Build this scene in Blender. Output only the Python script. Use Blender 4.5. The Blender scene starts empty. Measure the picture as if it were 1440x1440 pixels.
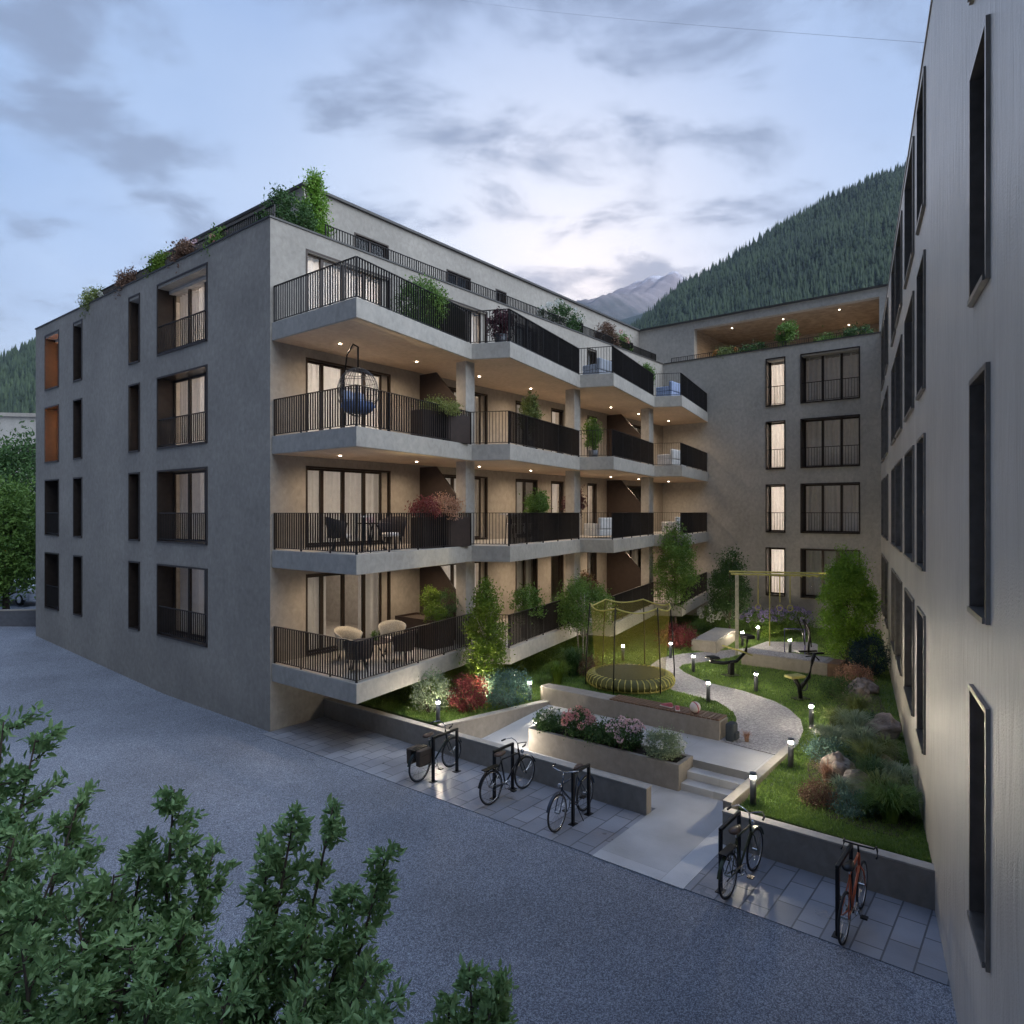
import bpy, math, random
import numpy as np
from mathutils import Vector, Matrix
R = math.radians
random.seed(7); rng = np.random.default_rng(11)
scene = bpy.context.scene
COL = scene.collection
H = 5.8                       # eye height
TH = math.atan2(960, 765)     # heading of the long facade
U = Vector((math.cos(TH), math.sin(TH), 0)); V = Vector((-math.sin(TH), math.cos(TH), 0))
A = Vector((-6.375, 18.0, 0))
def W(u, v, z=0): return A + U*u + V*v + Vector((0, 0, z))
def G(px, py, z=0.5):         # point of a level plane seen at a place in the photo
    Y = 960*(H-z)/(py-720); return Vector(((px-720)/960*Y, Y, z))
def P(px, Y, z): return Vector(((px-720)/960*Y, Y, z))
def toUV(p): d = p-A; return d.dot(U), d.dot(V)

# ------------------------------------------------------------ materials
MATS = {}
def nodes(name):
    m = bpy.data.materials.new(name); m.use_nodes = True
    nt = m.node_tree; b = nt.nodes['Principled BSDF']; return m, nt, b
def mat(name, col, rough=.6, metal=0, var=.12, scale=6, bump=0, bscale=40, emit=None, es=1, spec=.5, island=0, trans=0, stretch=None, col2=None):
    if name in MATS: return MATS[name]
    m, nt, b = nodes(name); N = nt.nodes; L = nt.links
    b.inputs['Roughness'].default_value = rough; b.inputs['Metallic'].default_value = metal
    b.inputs['Specular IOR Level'].default_value = spec
    tc = N.new('ShaderNodeTexCoord'); mp = N.new('ShaderNodeMapping'); L.new(tc.outputs['Object'], mp.inputs[0])
    if stretch: mp.inputs['Scale'].default_value = stretch
    n = N.new('ShaderNodeTexNoise'); n.inputs['Scale'].default_value = scale; n.inputs['Detail'].default_value = 5; L.new(mp.outputs[0], n.inputs[0])
    mx = N.new('ShaderNodeMix'); mx.data_type = 'RGBA'
    c2 = col2 if col2 else tuple(min(1, c*(1+var)) for c in col)
    c1 = tuple(c*(1-var) for c in col) if not col2 else col
    mx.inputs[6].default_value = (*c1, 1); mx.inputs[7].default_value = (*c2, 1)
    rp = N.new('ShaderNodeMapRange'); rp.inputs[1].default_value = .33; rp.inputs[2].default_value = .67
    L.new(n.outputs['Fac'], rp.inputs[0])
    if island:
        g = N.new('ShaderNodeNewGeometry'); ad = N.new('ShaderNodeMath'); ad.operation = 'MULTIPLY_ADD'
        L.new(g.outputs['Random Per Island'], ad.inputs[0]); ad.inputs[1].default_value = island
        s = N.new('ShaderNodeMath'); s.operation = 'MULTIPLY'; s.inputs[1].default_value = 1-island*.5
        L.new(rp.outputs[0], s.inputs[0]); L.new(s.outputs[0], ad.inputs[2]); L.new(ad.outputs[0], mx.inputs[0])
    else: L.new(rp.outputs[0], mx.inputs[0])
    L.new(mx.outputs[2], b.inputs['Base Color'])
    if bump:
        n2 = N.new('ShaderNodeTexNoise'); n2.inputs['Scale'].default_value = bscale; n2.inputs['Detail'].default_value = 4; L.new(mp.outputs[0], n2.inputs[0])
        bp = N.new('ShaderNodeBump'); bp.inputs['Strength'].default_value = bump; bp.inputs['Distance'].default_value = .02
        L.new(n2.outputs['Fac'], bp.inputs['Height']); L.new(bp.outputs[0], b.inputs['Normal'])
    if emit: b.inputs['Emission Color'].default_value = (*emit, 1); b.inputs['Emission Strength'].default_value = es
    if trans:
        out = N['Material Output']; t = N.new('ShaderNodeBsdfTranslucent'); L.new(mx.outputs[2], t.inputs[0])
        ms = N.new('ShaderNodeMixShader'); ms.inputs[0].default_value = trans
        L.new(b.outputs[0], ms.inputs[1]); L.new(t.outputs[0], ms.inputs[2]); L.new(ms.outputs[0], out.inputs[0])
    MATS[name] = m; return m
def leafm(name, c1, c2, rough=.5): return mat(name, c1, rough, col2=c2, scale=1.3, island=.7, trans=.25, spec=.3)
def plaster(name, col, streak=False):
    m, nt, b = nodes(name); N = nt.nodes; L = nt.links
    tc = N.new('ShaderNodeTexCoord')
    n1 = N.new('ShaderNodeTexNoise'); n1.inputs['Scale'].default_value = .45; n1.inputs['Detail'].default_value = 6; n1.inputs['Roughness'].default_value = .6
    L.new(tc.outputs['Object'], n1.inputs[0])
    mp = N.new('ShaderNodeMapping'); mp.inputs['Scale'].default_value = (3.4, 3.4, .5) if streak else (5, 5, 4); L.new(tc.outputs['Object'], mp.inputs[0])
    n2 = N.new('ShaderNodeTexNoise'); n2.inputs['Scale'].default_value = 1.4; n2.inputs['Detail'].default_value = 7; n2.inputs['Distortion'].default_value = 1.4 if streak else .6; L.new(mp.outputs[0], n2.inputs[0])
    n3 = N.new('ShaderNodeTexNoise'); n3.inputs['Scale'].default_value = 45; n3.inputs['Detail'].default_value = 3; L.new(tc.outputs['Object'], n3.inputs[0])
    r = N.new('ShaderNodeValToRGB'); L.new(n1.outputs['Fac'], r.inputs[0])
    r.color_ramp.elements[0].position = .35; r.color_ramp.elements[1].position = .7
    r.color_ramp.elements[0].color = (*[c*.84 for c in col], 1); r.color_ramp.elements[1].color = (*[c*1.1 for c in col], 1)
    mx = N.new('ShaderNodeMix'); mx.data_type = 'RGBA'; mx.blend_type = 'OVERLAY'; mx.inputs[0].default_value = .14 if streak else .3
    L.new(r.outputs[0], mx.inputs[6]); L.new(n2.outputs['Fac'], mx.inputs[7]); L.new(mx.outputs[2], b.inputs['Base Color'])
    bp = N.new('ShaderNodeBump'); bp.inputs['Strength'].default_value = .6 if streak else .3; bp.inputs['Distance'].default_value = .06 if streak else .015
    ad = N.new('ShaderNodeMath'); ad.operation = 'MULTIPLY_ADD'; ad.inputs[1].default_value = .25
    L.new(n3.outputs['Fac'], ad.inputs[0]); L.new(n2.outputs['Fac'], ad.inputs[2]); L.new(ad.outputs[0], bp.inputs['Height']); L.new(bp.outputs[0], b.inputs['Normal'])
    b.inputs['Roughness'].default_value = .36 if streak else .72
    if streak: b.inputs['Specular IOR Level'].default_value = .8
    MATS[name] = m; return m
M_wall = plaster('plaster_taupe', (.355, .32, .275))
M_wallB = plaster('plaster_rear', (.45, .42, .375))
M_wallR = plaster('plaster_brushed', (.58, .53, .46), True)
M_conc = plaster('concrete_warm', (.29, .26, .225))
M_slab = plaster('concrete_slab', (.42, .39, .345))
M_soffit = plaster('soffit_tan', (.60, .45, .32))
M_bronze = mat('bronze_frame', (.055, .042, .035), .38, .6, bump=.05)
M_bronzeR = mat('bronze_light_frame', (.26, .24, .22), .33, .85)
M_rail = mat('dark_rail', (.032, .028, .027), .45, .5)
M_cope = mat('coping', (.08, .075, .07), .5, .4)
M_screen = mat('privacy_screen', (.05, .034, .028), .55, .2, bump=.1)
M_wood = mat('timber', (.17, .095, .055), .6, stretch=(8, 1, 1), scale=4, var=.3)
M_woodL = mat('timber_cladding', (.32, .25, .18), .6, stretch=(1, 1, 9), scale=3, var=.25)
M_curt = mat('curtain', (.86, .85, .85), .9, trans=.55, var=.05)
M_room = mat('room_wall', (.5, .45, .4), .9)
M_rooms_red = mat('room_terracotta', (.55, .22, .12), .9)
M_floor = mat('balcony_paving', (.42, .40, .38), .7, bump=.1)
M_steel = mat('brushed_steel', (.55, .55, .55), .25, 1)
M_black = mat('black_metal', (.02, .02, .022), .4, .6)
M_grey = mat('grey_metal', (.10, .105, .115), .5, .3)
M_lamp = mat('lamp_glow', (1, .9, .8), emit=(1, .88, .72), es=9)
M_lampw = mat('bollard_glow', (1, 1, 1), emit=(1, .88, .68), es=380)
M_yellow = mat('yellow_plastic', (.50, .45, .13), .55)
M_white = mat('white_fabric', (.75, .72, .68), .85)
M_blue = mat('blue_fabric', (.12, .17, .32), .9)
M_wicker = mat('pale_wicker', (.42, .39, .33), .8, scale=60, var=.3)
M_dwick = mat('dark_wicker', (.07, .05, .042), .7, scale=60, var=.4)
M_rubber = mat('rubber', (.018, .018, .02), .7)
M_bark = mat('bark', (.10, .075, .055), .9, stretch=(1, 1, .3), scale=20, var=.4, bump=.5)
M_barkP = mat('pale_bark', (.45, .42, .36), .8, stretch=(1, 1, 3), scale=9, var=.4)
M_soil = mat('soil', (.06, .045, .035), .95, scale=30, var=.4, bump=.6)
def glassm():
    m, nt, b = nodes('window_glass'); N = nt.nodes; L = nt.links
    g = N.new('ShaderNodeBsdfGlossy'); g.inputs['Roughness'].default_value = .03
    t = N.new('ShaderNodeBsdfTransparent'); t.inputs[0].default_value = (.82, .84, .84, 1)
    lw = N.new('ShaderNodeLayerWeight'); lw.inputs[0].default_value = .5; f = N.new('ShaderNodeMath'); f.operation = 'POWER'; L.new(lw.outputs['Facing'], f.inputs[0]); f.inputs[1].default_value = 4.5
    mr = N.new('ShaderNodeMath'); mr.operation = 'MULTIPLY_ADD'; mr.inputs[1].default_value = .93; mr.inputs[2].default_value = .045; L.new(f.outputs[0], mr.inputs[0])
    ms = N.new('ShaderNodeMixShader'); L.new(mr.outputs[0], ms.inputs[0]); L.new(t.outputs[0], ms.inputs[1]); L.new(g.outputs[0], ms.inputs[2])
    L.new(ms.outputs[0], N['Material Output'].inputs[0]); MATS['glass'] = m; return m
M_glass = glassm()
def netm():
    m, nt, b = nodes('yellow_net'); N = nt.nodes; L = nt.links
    d = N.new('ShaderNodeBsdfDiffuse'); d.inputs[0].default_value = (.42, .36, .07, 1)
    t = N.new('ShaderNodeBsdfTransparent')
    ms = N.new('ShaderNodeMixShader'); ms.inputs[0].default_value = .24
    L.new(t.outputs[0], ms.inputs[1]); L.new(d.outputs[0], ms.inputs[2]); L.new(ms.outputs[0], N['Material Output'].inputs[0]); return m
M_net = netm()
def gravelm(name, ca, cb, sc, bump=.8):
    m, nt, b = nodes(name); N = nt.nodes; L = nt.links
    tc = N.new('ShaderNodeTexCoord'); v = N.new('ShaderNodeTexVoronoi'); v.inputs['Scale'].default_value = sc; L.new(tc.outputs['Object'], v.inputs[0])
    sp = N.new('ShaderNodeSeparateColor'); L.new(v.outputs['Color'], sp.inputs[0])
    n = N.new('ShaderNodeTexNoise'); n.inputs['Scale'].default_value = .22; n.inputs['Detail'].default_value = 9; n.inputs['Roughness'].default_value = .62; L.new(tc.outputs['Object'], n.inputs[0])
    mx = N.new('ShaderNodeMix'); mx.data_type = 'RGBA'; mx.inputs[6].default_value = (*ca, 1); mx.inputs[7].default_value = (*cb, 1)
    pw = N.new('ShaderNodeMath'); pw.operation = 'POWER'; pw.inputs[1].default_value = 1.6; L.new(sp.outputs[0], pw.inputs[0]); L.new(pw.outputs[0], mx.inputs[0])
    mr = N.new('ShaderNodeMapRange'); mr.inputs[1].default_value = .3; mr.inputs[2].default_value = .7; mr.inputs[3].default_value = .66; mr.inputs[4].default_value = 1.22; L.new(n.outputs['Fac'], mr.inputs[0])
    hs = N.new('ShaderNodeHueSaturation'); L.new(mx.outputs[2], hs.inputs['Color']); L.new(mr.outputs[0], hs.inputs['Value']); L.new(hs.outputs[0], b.inputs['Base Color'])
    bp = N.new('ShaderNodeBump'); bp.inputs['Strength'].default_value = bump; bp.inputs['Distance'].default_value = .02; bp.invert = True
    L.new(v.outputs['Distance'], bp.inputs['Height']); L.new(bp.outputs[0], b.inputs['Normal']); b.inputs['Roughness'].default_value = .75
    return m
M_gravel = gravelm('gravel', (.12, .13, .155), (.49, .525, .60), 80)
M_gpath = gravelm('path_gravel', (.24, .23, .23), (.5, .48, .48), 30, .6)
def tilem(name, col, bw, bh, off=.5, rough=.35, ms=.012, mort=.42):
    m, nt, b = nodes(name); N = nt.nodes; L = nt.links
    tc = N.new('ShaderNodeTexCoord'); t = N.new('ShaderNodeTexBrick'); L.new(tc.outputs['Object'], t.inputs[0])
    t.offset = off; t.inputs['Scale'].default_value = 1; t.inputs['Brick Width'].default_value = bw; t.inputs['Row Height'].default_value = bh; t.inputs['Mortar Size'].default_value = ms
    t.inputs['Color1'].default_value = (*[c*.85 for c in col], 1); t.inputs['Color2'].default_value = (*[c*1.15 for c in col], 1); t.inputs['Mortar'].default_value = (*[c*mort for c in col], 1)
    n = N.new('ShaderNodeTexNoise'); n.inputs['Scale'].default_value = 1.2; n.inputs['Detail'].default_value = 8; L.new(tc.outputs['Object'], n.inputs[0])
    mx = N.new('ShaderNodeMix'); mx.data_type = 'RGBA'; mx.blend_type = 'OVERLAY'; mx.inputs[0].default_value = .45; L.new(t.outputs[0], mx.inputs[6]); L.new(n.outputs['Fac'], mx.inputs[7])
    L.new(mx.outputs[2], b.inputs['Base Color'])
    mr = N.new('ShaderNodeMapRange'); mr.inputs[1].default_value = .3; mr.inputs[2].default_value = .7; mr.inputs[3].default_value = rough-.1; mr.inputs[4].default_value = rough+.2
    L.new(n.outputs['Fac'], mr.inputs[0]); L.new(mr.outputs[0], b.inputs['Roughness'])
    n2 = N.new('ShaderNodeTexNoise'); n2.inputs['Scale'].default_value = 30; L.new(tc.outputs['Object'], n2.inputs[0])
    bp = N.new('ShaderNodeBump'); bp.inputs['Strength'].default_value = .25; bp.inputs['Distance'].default_value = .01
    L.new(n2.outputs['Fac'], bp.inputs['Height'])
    bq = N.new('ShaderNodeBump'); bq.inputs['Strength'].default_value = .6; bq.inputs['Distance'].default_value = .006; bq.invert = True
    L.new(t.outputs['Fac'], bq.inputs['Height']); L.new(bp.outputs[0], bq.inputs['Normal']); L.new(bq.outputs[0], b.inputs['Normal'])
    return m
M_paver = tilem('paver', (.25, .26, .29), .66, .37)
M_walk = tilem('walk_slab', (.50, .50, .50), 3.2, 1.62, .5, .4, .005, .75)
M_turf = mat('turf_soil', (.05, .09, .025), .9, col2=(.09, .14, .04), scale=2, bump=.5)
M_blade = leafm('grass_blade', (.08, .17, .03), (.24, .36, .08))
M_forest = mat('forest_floor', (.018, .032, .018), .95, col2=(.03, .05, .026), scale=.03)
M_conif = mat('conifer', (.010, .024, .014), .9, col2=(.06, .09, .038), scale=.012, island=.8)
def mountm():
    m, nt, b = nodes('mountain_rock'); N = nt.nodes; L = nt.links
    tc = N.new('ShaderNodeTexCoord'); g = N.new('ShaderNodeNewGeometry'); sp = N.new('ShaderNodeSeparateXYZ'); L.new(g.outputs['Position'], sp.inputs[0])
    n = N.new('ShaderNodeTexNoise'); n.inputs['Scale'].default_value = .004; n.inputs['Detail'].default_value = 9; n.inputs['Roughness'].default_value = .65; L.new(tc.outputs['Object'], n.inputs[0])
    ma = N.new('ShaderNodeMath'); ma.operation = 'MULTIPLY_ADD'; ma.inputs[1].default_value = 900; L.new(n.outputs['Fac'], ma.inputs[0]); L.new(sp.outputs[2], ma.inputs[2])
    mr = N.new('ShaderNodeMapRange'); mr.inputs[1].default_value = 1500; mr.inputs[2].default_value = 2700; L.new(ma.outputs[0], mr.inputs[0])
    r = N.new('ShaderNodeValToRGB'); e = r.color_ramp.elements; e[0].color = (.03, .045, .03, 1); e[0].position = .2; e[1].color = (.30, .24, .22, 1); e[1].position = .55
    x = e.new(.78); x.color = (.38, .30, .28, 1); x = e.new(.88); x.color = (.75, .68, .68, 1)
    L.new(mr.outputs[0], r.inputs[0]); L.new(r.outputs[0], b.inputs['Base Color']); b.inputs['Roughness'].default_value = .9
    return m
M_mount = mountm()

# ------------------------------------------------------------ mesh tools
class MB:
    def __init__(s): s.v = []; s.f = []
    def quad(s, *p): n = len(s.v); s.v += [tuple(q) for q in p]; s.f.append(tuple(range(n, n+len(p)))); return s
    def box(s, x0, x1, y0, y1, z0, z1, M=None):
        n = len(s.v); c = [(x, y, z) for z in (z0, z1) for y in (y0, y1) for x in (x0, x1)]
        if M is not None: c = [tuple(M @ Vector(q)) for q in c]
        s.v += c; s.f += [tuple(n+i for i in q) for q in ((0, 2, 3, 1), (4, 5, 7, 6), (0, 1, 5, 4), (2, 6, 7, 3), (0, 4, 6, 2), (1, 3, 7, 5))]; return s
    def tube(s, pts, r, n=6, r1=None, closed=False):
        pts = [Vector(p) for p in pts]; k = len(pts); rings = []
        for i, p in enumerate(pts):
            if closed: d = pts[(i+1) % k]-pts[i-1]
            else: d = pts[min(i+1, k-1)]-pts[max(i-1, 0)]
            d.normalize(); a = Vector((0, 0, 1)) if abs(d.z) < .9 else Vector((1, 0, 0)); x = d.cross(a).normalized(); y = d.cross(x)
            rr = r if r1 is None else r+(r1-r)*i/max(1, k-1)
            b = len(s.v); s.v += [tuple(p+(x*math.cos(q)+y*math.sin(q))*rr) for q in [2*math.pi*j/n for j in range(n)]]; rings.append(b)
        for i in range(k if closed else k-1):
            a, b = rings[i], rings[(i+1) % k]
            # match ring phase
            for j in range(n): s.f.append((a+j, a+(j+1) % n, b+(j+1) % n, b+j))
        if not closed: s.f.append(tuple(range(rings[0]+n-1, rings[0]-1, -1))); s.f.append(tuple(range(rings[-1], rings[-1]+n)))
        return s
    def torus(s, c, axis, R_, r, n=28, m=6):
        c = Vector(c); ax = Vector(axis).normalized(); a = Vector((0, 0, 1)) if abs(ax.z) < .9 else Vector((1, 0, 0)); x = ax.cross(a).normalized(); y = ax.cross(x)
        b = len(s.v)
        for i in range(n):
            t = 2*math.pi*i/n; d = x*math.cos(t)+y*math.sin(t)
            for j in range(m):
                q = 2*math.pi*j/m; s.v.append(tuple(c+d*(R_+r*math.cos(q))+ax*r*math.sin(q)))
        for i in range(n):
            for j in range(m): s.f.append((b+i*m+j, b+((i+1) % n)*m+j, b+((i+1) % n)*m+(j+1) % m, b+i*m+(j+1) % m))
        return s
    def prism(s, poly, z0, z1):
        n = len(s.v); k = len(poly); s.v += [(p[0], p[1], z0) for p in poly]+[(p[0], p[1], z1) for p in poly]
        s.f.append(tuple(range(n+k-1, n-1, -1))); s.f.append(tuple(range(n+k, n+2*k)))
        for i in range(k): s.f.append((n+i, n+(i+1) % k, n+k+(i+1) % k, n+k+i))
        return s
    def lathe(s, prof, c=(0, 0, 0), n=24, cap=True):
        b = len(s.v)
        for r, z in prof: s.v += [(c[0]+r*math.cos(2*math.pi*j/n), c[1]+r*math.sin(2*math.pi*j/n), c[2]+z) for j in range(n)]
        for i in range(len(prof)-1):
            for j in range(n): s.f.append((b+i*n+j, b+i*n+(j+1) % n, b+(i+1)*n+(j+1) % n, b+(i+1)*n+j))
        if cap: s.f.append(tuple(b+j for j in range(n-1, -1, -1))); e = b+(len(prof)-1)*n; s.f.append(tuple(e+j for j in range(n)))
        return s
    def build(s, name, m, parent=None, smooth=False, bevel=0, loc=None, rot=None):
        me = bpy.data.meshes.new(name); me.from_pydata(s.v, [], s.f); me.validate(); me.update()
        me.materials.append(m); o = bpy.data.objects.new(name, me); COL.objects.link(o)
        if parent: o.parent = parent
        if smooth: me.polygons.foreach_set('use_smooth', [True]*len(me.polygons))
        if bevel: b = o.modifiers.new('bevel', 'BEVEL'); b.width = bevel; b.segments = 2; b.limit_method = 'ANGLE'
        if loc is not None: o.location = loc
        if rot is not None: o.rotation_euler.z = rot
        return o
def npmesh(name, v, f, m, parent=None, smooth=False):
    me = bpy.data.meshes.new(name); nv = len(v); nf, k = f.shape
    me.vertices.add(nv); me.vertices.foreach_set('co', np.ascontiguousarray(v, dtype=np.float32).ravel())
    me.loops.add(nf*k); me.loops.foreach_set('vertex_index', f.astype(np.int32).ravel())
    me.polygons.add(nf); me.polygons.foreach_set('loop_start', np.arange(0, nf*k, k, dtype=np.int32))
    if smooth: me.polygons.foreach_set('use_smooth', np.ones(nf, bool))
    me.update(calc_edges=True); me.validate(); me.materials.append(m)
    o = bpy.data.objects.new(name, me); COL.objects.link(o)
    if parent: o.parent = parent
    return o
def tag(o, label, cat, group=None):
    o['label'] = label; o['category'] = cat
    if group: o['group'] = group
    return o
def struct(o, kind='structure'): o['kind'] = kind; return o
def thing(name, label, cat, loc=(0, 0, 0), rz=0, group=None):
    o = bpy.data.objects.new(name, None); COL.objects.link(o); o.location = loc; o.rotation_euler.z = rz; o.empty_display_size = .2
    return tag(o, label, cat, group)
def copy_tree(o, parent=None):
    c = o.copy(); COL.objects.link(c); c.parent = parent
    for ch in list(o.children): copy_tree(ch, c)
    return c
def light(kind, loc, power, col, parent, size=.05, angle=None, blend=.6, name='lamp_light', rot=None):
    l = bpy.data.lights.new(name, kind); l.energy = power; l.color = col; l.shadow_soft_size = size
    if kind == 'SPOT': l.spot_size = R(angle); l.spot_blend = blend
    o = bpy.data.objects.new(name, l); COL.objects.link(o); o.location = loc
    if parent: o.parent = parent
    if rot: o.rotation_euler = rot
    return o

# ------------------------------------------------------------ foliage
def rand_dirs(n):
    d = rng.normal(size=(n, 3)); return d/np.linalg.norm(d, axis=1)[:, None]
def leaves_mesh(c, size, name, m, parent, up=.3, aspect=.45, axis=None):
    n = len(c); a = rand_dirs(n) if axis is None else axis+rand_dirs(n)*.45
    a[:, 2] += up; a /= np.linalg.norm(a, axis=1)[:, None]
    b = np.cross(a, rand_dirs(n)); b /= np.linalg.norm(b, axis=1)[:, None]; nn = np.cross(a, b)
    s = (size*rng.uniform(.6, 1.25, n))[:, None]
    v = np.empty((n, 6, 3)); v[:, 0] = c; v[:, 3] = c+a*s
    v[:, 1] = c+a*s*.35+b*s*aspect*.5+nn*s*.12; v[:, 2] = c+a*s*.72+b*s*aspect*.38+nn*s*.06
    v[:, 5] = c+a*s*.35-b*s*aspect*.5+nn*s*.12; v[:, 4] = c+a*s*.72-b*s*aspect*.38+nn*s*.06
    i = np.arange(n)[:, None]*6
    f = np.concatenate([i+np.array([[0, 1, 2, 3]]), i+np.array([[0, 3, 4, 5]])], 0)
    return npmesh(name, v.reshape(-1, 3), f, m, parent)
def crown_pts(cen, rad, nclus, nleaf, spread, shell=.5, taper=0):
    d = rand_dirs(nclus); r = rng.uniform(shell, 1, nclus)**.6
    c = d*r[:, None]
    if taper: c[:, :2] *= (1-taper*np.clip(c[:, 2:3], -1, 1)*.5-taper*.3)
    c = np.array(cen)+c*np.array(rad)
    k = np.repeat(np.arange(nclus), nleaf)
    pts = c[k]+rng.normal(size=(len(k), 3))*spread*rng.uniform(.5, 1.3, nclus)[k][:, None]
    return c, pts
def tree(name, label, cat, loc, h, rad, m, leaf=.07, nclus=90, nleaf=45, trunk=.05, trunk_h=.3, stems=1, taper=0, spread=.12, bark=None, group=None, zb=None):
    """trunk with limbs and a leafy crown"""
    t = thing(name, label, cat, loc, rng.uniform(0, 6), group); bark = bark or M_bark
    zc = h*(trunk_h+1)/2; rz = h*(1-trunk_h)/2
    leaf *= 1.12; c, pts = crown_pts((0, 0, zc), (rad, rad, rz), nclus, int(nleaf*1.5), spread, .25, taper)
    mb = MB()
    for s in range(stems):
        a = s*2*math.pi/stems; o = .0 if stems == 1 else trunk*2.2
        top = (math.cos(a)*o*4, math.sin(a)*o*4, h*.86)
        mb.tube([(math.cos(a)*o, math.sin(a)*o, -.08), (math.cos(a)*o*1.5+.03, math.sin(a)*o*1.5, h*.3), (math.cos(a)*o*2.5-.02, math.sin(a)*o*2.5+.03, h*.6), top], trunk/math.sqrt(stems), 7, trunk*.25)
    for i in rng.choice(nclus, min(nclus, 34), replace=False):
        e = Vector(c[i]); b = Vector((0, 0, max(h*trunk_h*.8, e.z-(math.hypot(e.x, e.y)*.9+.2)))); md = (b+e)/2+Vector((0, 0, -.05*h*.3))
        mb.tube([b, md, e], trunk*.28, 4, trunk*.07)
    mb.build('trunk', bark, t, True)
    leaves_mesh(pts, leaf, 'crown', m, t)
    return t
def shrub(name, label, cat, loc, rx, h, m, leaf=.05, nclus=70, nleaf=30, spread=.06, group=None, ry=None, flower=None, fn=0, fs=.05):
    t = thing(name, label, cat, loc, rng.uniform(0, 6) if ry is None else TH, group)
    c, pts = crown_pts((0, 0, h*.5), (rx, ry or rx, h*.5), nclus, nleaf, spread, .45)
    c[:, 2] = np.maximum(c[:, 2], .04); pts[:, 2] = np.maximum(pts[:, 2], .01)
    mb = MB()
    for i in rng.choice(nclus, min(nclus, 18), replace=False): mb.tube([(c[i][0]*.15, c[i][1]*.15, -.05), (c[i][0]*.6, c[i][1]*.6, c[i][2]*.55), c[i]], .012, 4, .004)
    mb.build('stems', M_bark, t)
    leaves_mesh(pts, leaf, 'foliage', m, t, .35)
    if flower:
        d = rand_dirs(fn); d[:, 2] = np.abs(d[:, 2])*.9+.1; d /= np.linalg.norm(d, axis=1)[:, None]
        fc = np.array((0, 0, h*.5))+d*np.array((rx, ry or rx, h*.55))
        k = np.repeat(np.arange(fn), 60); dd = rand_dirs(len(k)); p = fc[k]+dd*fs*.75*np.array((1, 1, 1.15))
        leaves_mesh(p, fs*.55, 'blossom', flower, t, 0, .9, dd)
    return t
def tuft(name, label, cat, loc, r, h, m, n=350, wid=.012, group=None, seg=4):
    t = thing(name, label, cat, loc, 0, group)
    az = rng.uniform(0, 2*np.pi, n); lean = rng.uniform(.1, 1, n)*r; hh = h*rng.uniform(.6, 1.05, n)
    d = np.stack([np.cos(az), np.sin(az)], 1); b = d*rng.uniform(0, .22*r, n)[:, None]; sd = np.stack([-d[:, 1], d[:, 0]], 1)
    v = np.empty((n, seg+1, 2, 3))
    for i in range(seg+1):
        q = i/seg; xy = b+d*(lean*q**1.6)[:, None]; z = hh*(np.sin(q*np.pi*.62)/1.0)*(1-.15*q); w = wid*(1-q*.9)
        v[:, i, 0, :2] = xy+sd*w; v[:, i, 1, :2] = xy-sd*w; v[:, i, 0, 2] = z; v[:, i, 1, 2] = z
    base = (np.arange(n)*(seg+1)*2)[:, None]
    f = np.concatenate([base+np.array([[i*2, i*2+1, i*2+3, i*2+2]]) for i in range(seg)], 0)
    npmesh('blades', v.reshape(-1, 3), f, m, t); 
    MB().lathe([(.22*r, -.04), (.2*r, .03), (.08*r, .07)], n=10).build('root_clump', M_soil, t, True)
    return t
L_dark = leafm('leaf_dark', (.03, .075, .025), (.09, .17, .05)); L_mid = leafm('leaf_mid', (.07, .15, .03), (.17, .28, .06))
L_lime = leafm('leaf_lime', (.06, .13, .015), (.17, .25, .03)); L_red = leafm('leaf_red', (.10, .022, .025), (.26, .065, .06))
L_silver = leafm('leaf_silver', (.15, .22, .13), (.38, .45, .28)); L_teal = leafm('leaf_teal', (.05, .11, .09), (.14, .24, .2))
L_coral = leafm('leaf_coral', (.28, .14, .09), (.5, .3, .2)); L_front = leafm('leaf_front', (.12, .23, .09), (.36, .52, .22), .8)
L_olive = leafm('leaf_olive', (.09, .13, .03), (.24, .28, .09)); L_brown = leafm('leaf_brown', (.10, .06, .04), (.25, .15, .1)); L_navy = leafm('leaf_navy', (.012, .03, .04), (.03, .07, .08))
F_pink = leafm('petal_pink', (.7, .45, .5), (.85, .68, .72)); F_coral = leafm('petal_coral', (.66, .27, .26), (.82, .48, .46)); F_white = leafm('petal_white', (.6, .6, .55), (.8, .8, .75))
F_purple = leafm('petal_purple', (.22, .17, .42), (.45, .38, .62)); F_orange = leafm('petal_orange', (.6, .2, .05), (.75, .4, .15))

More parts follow.
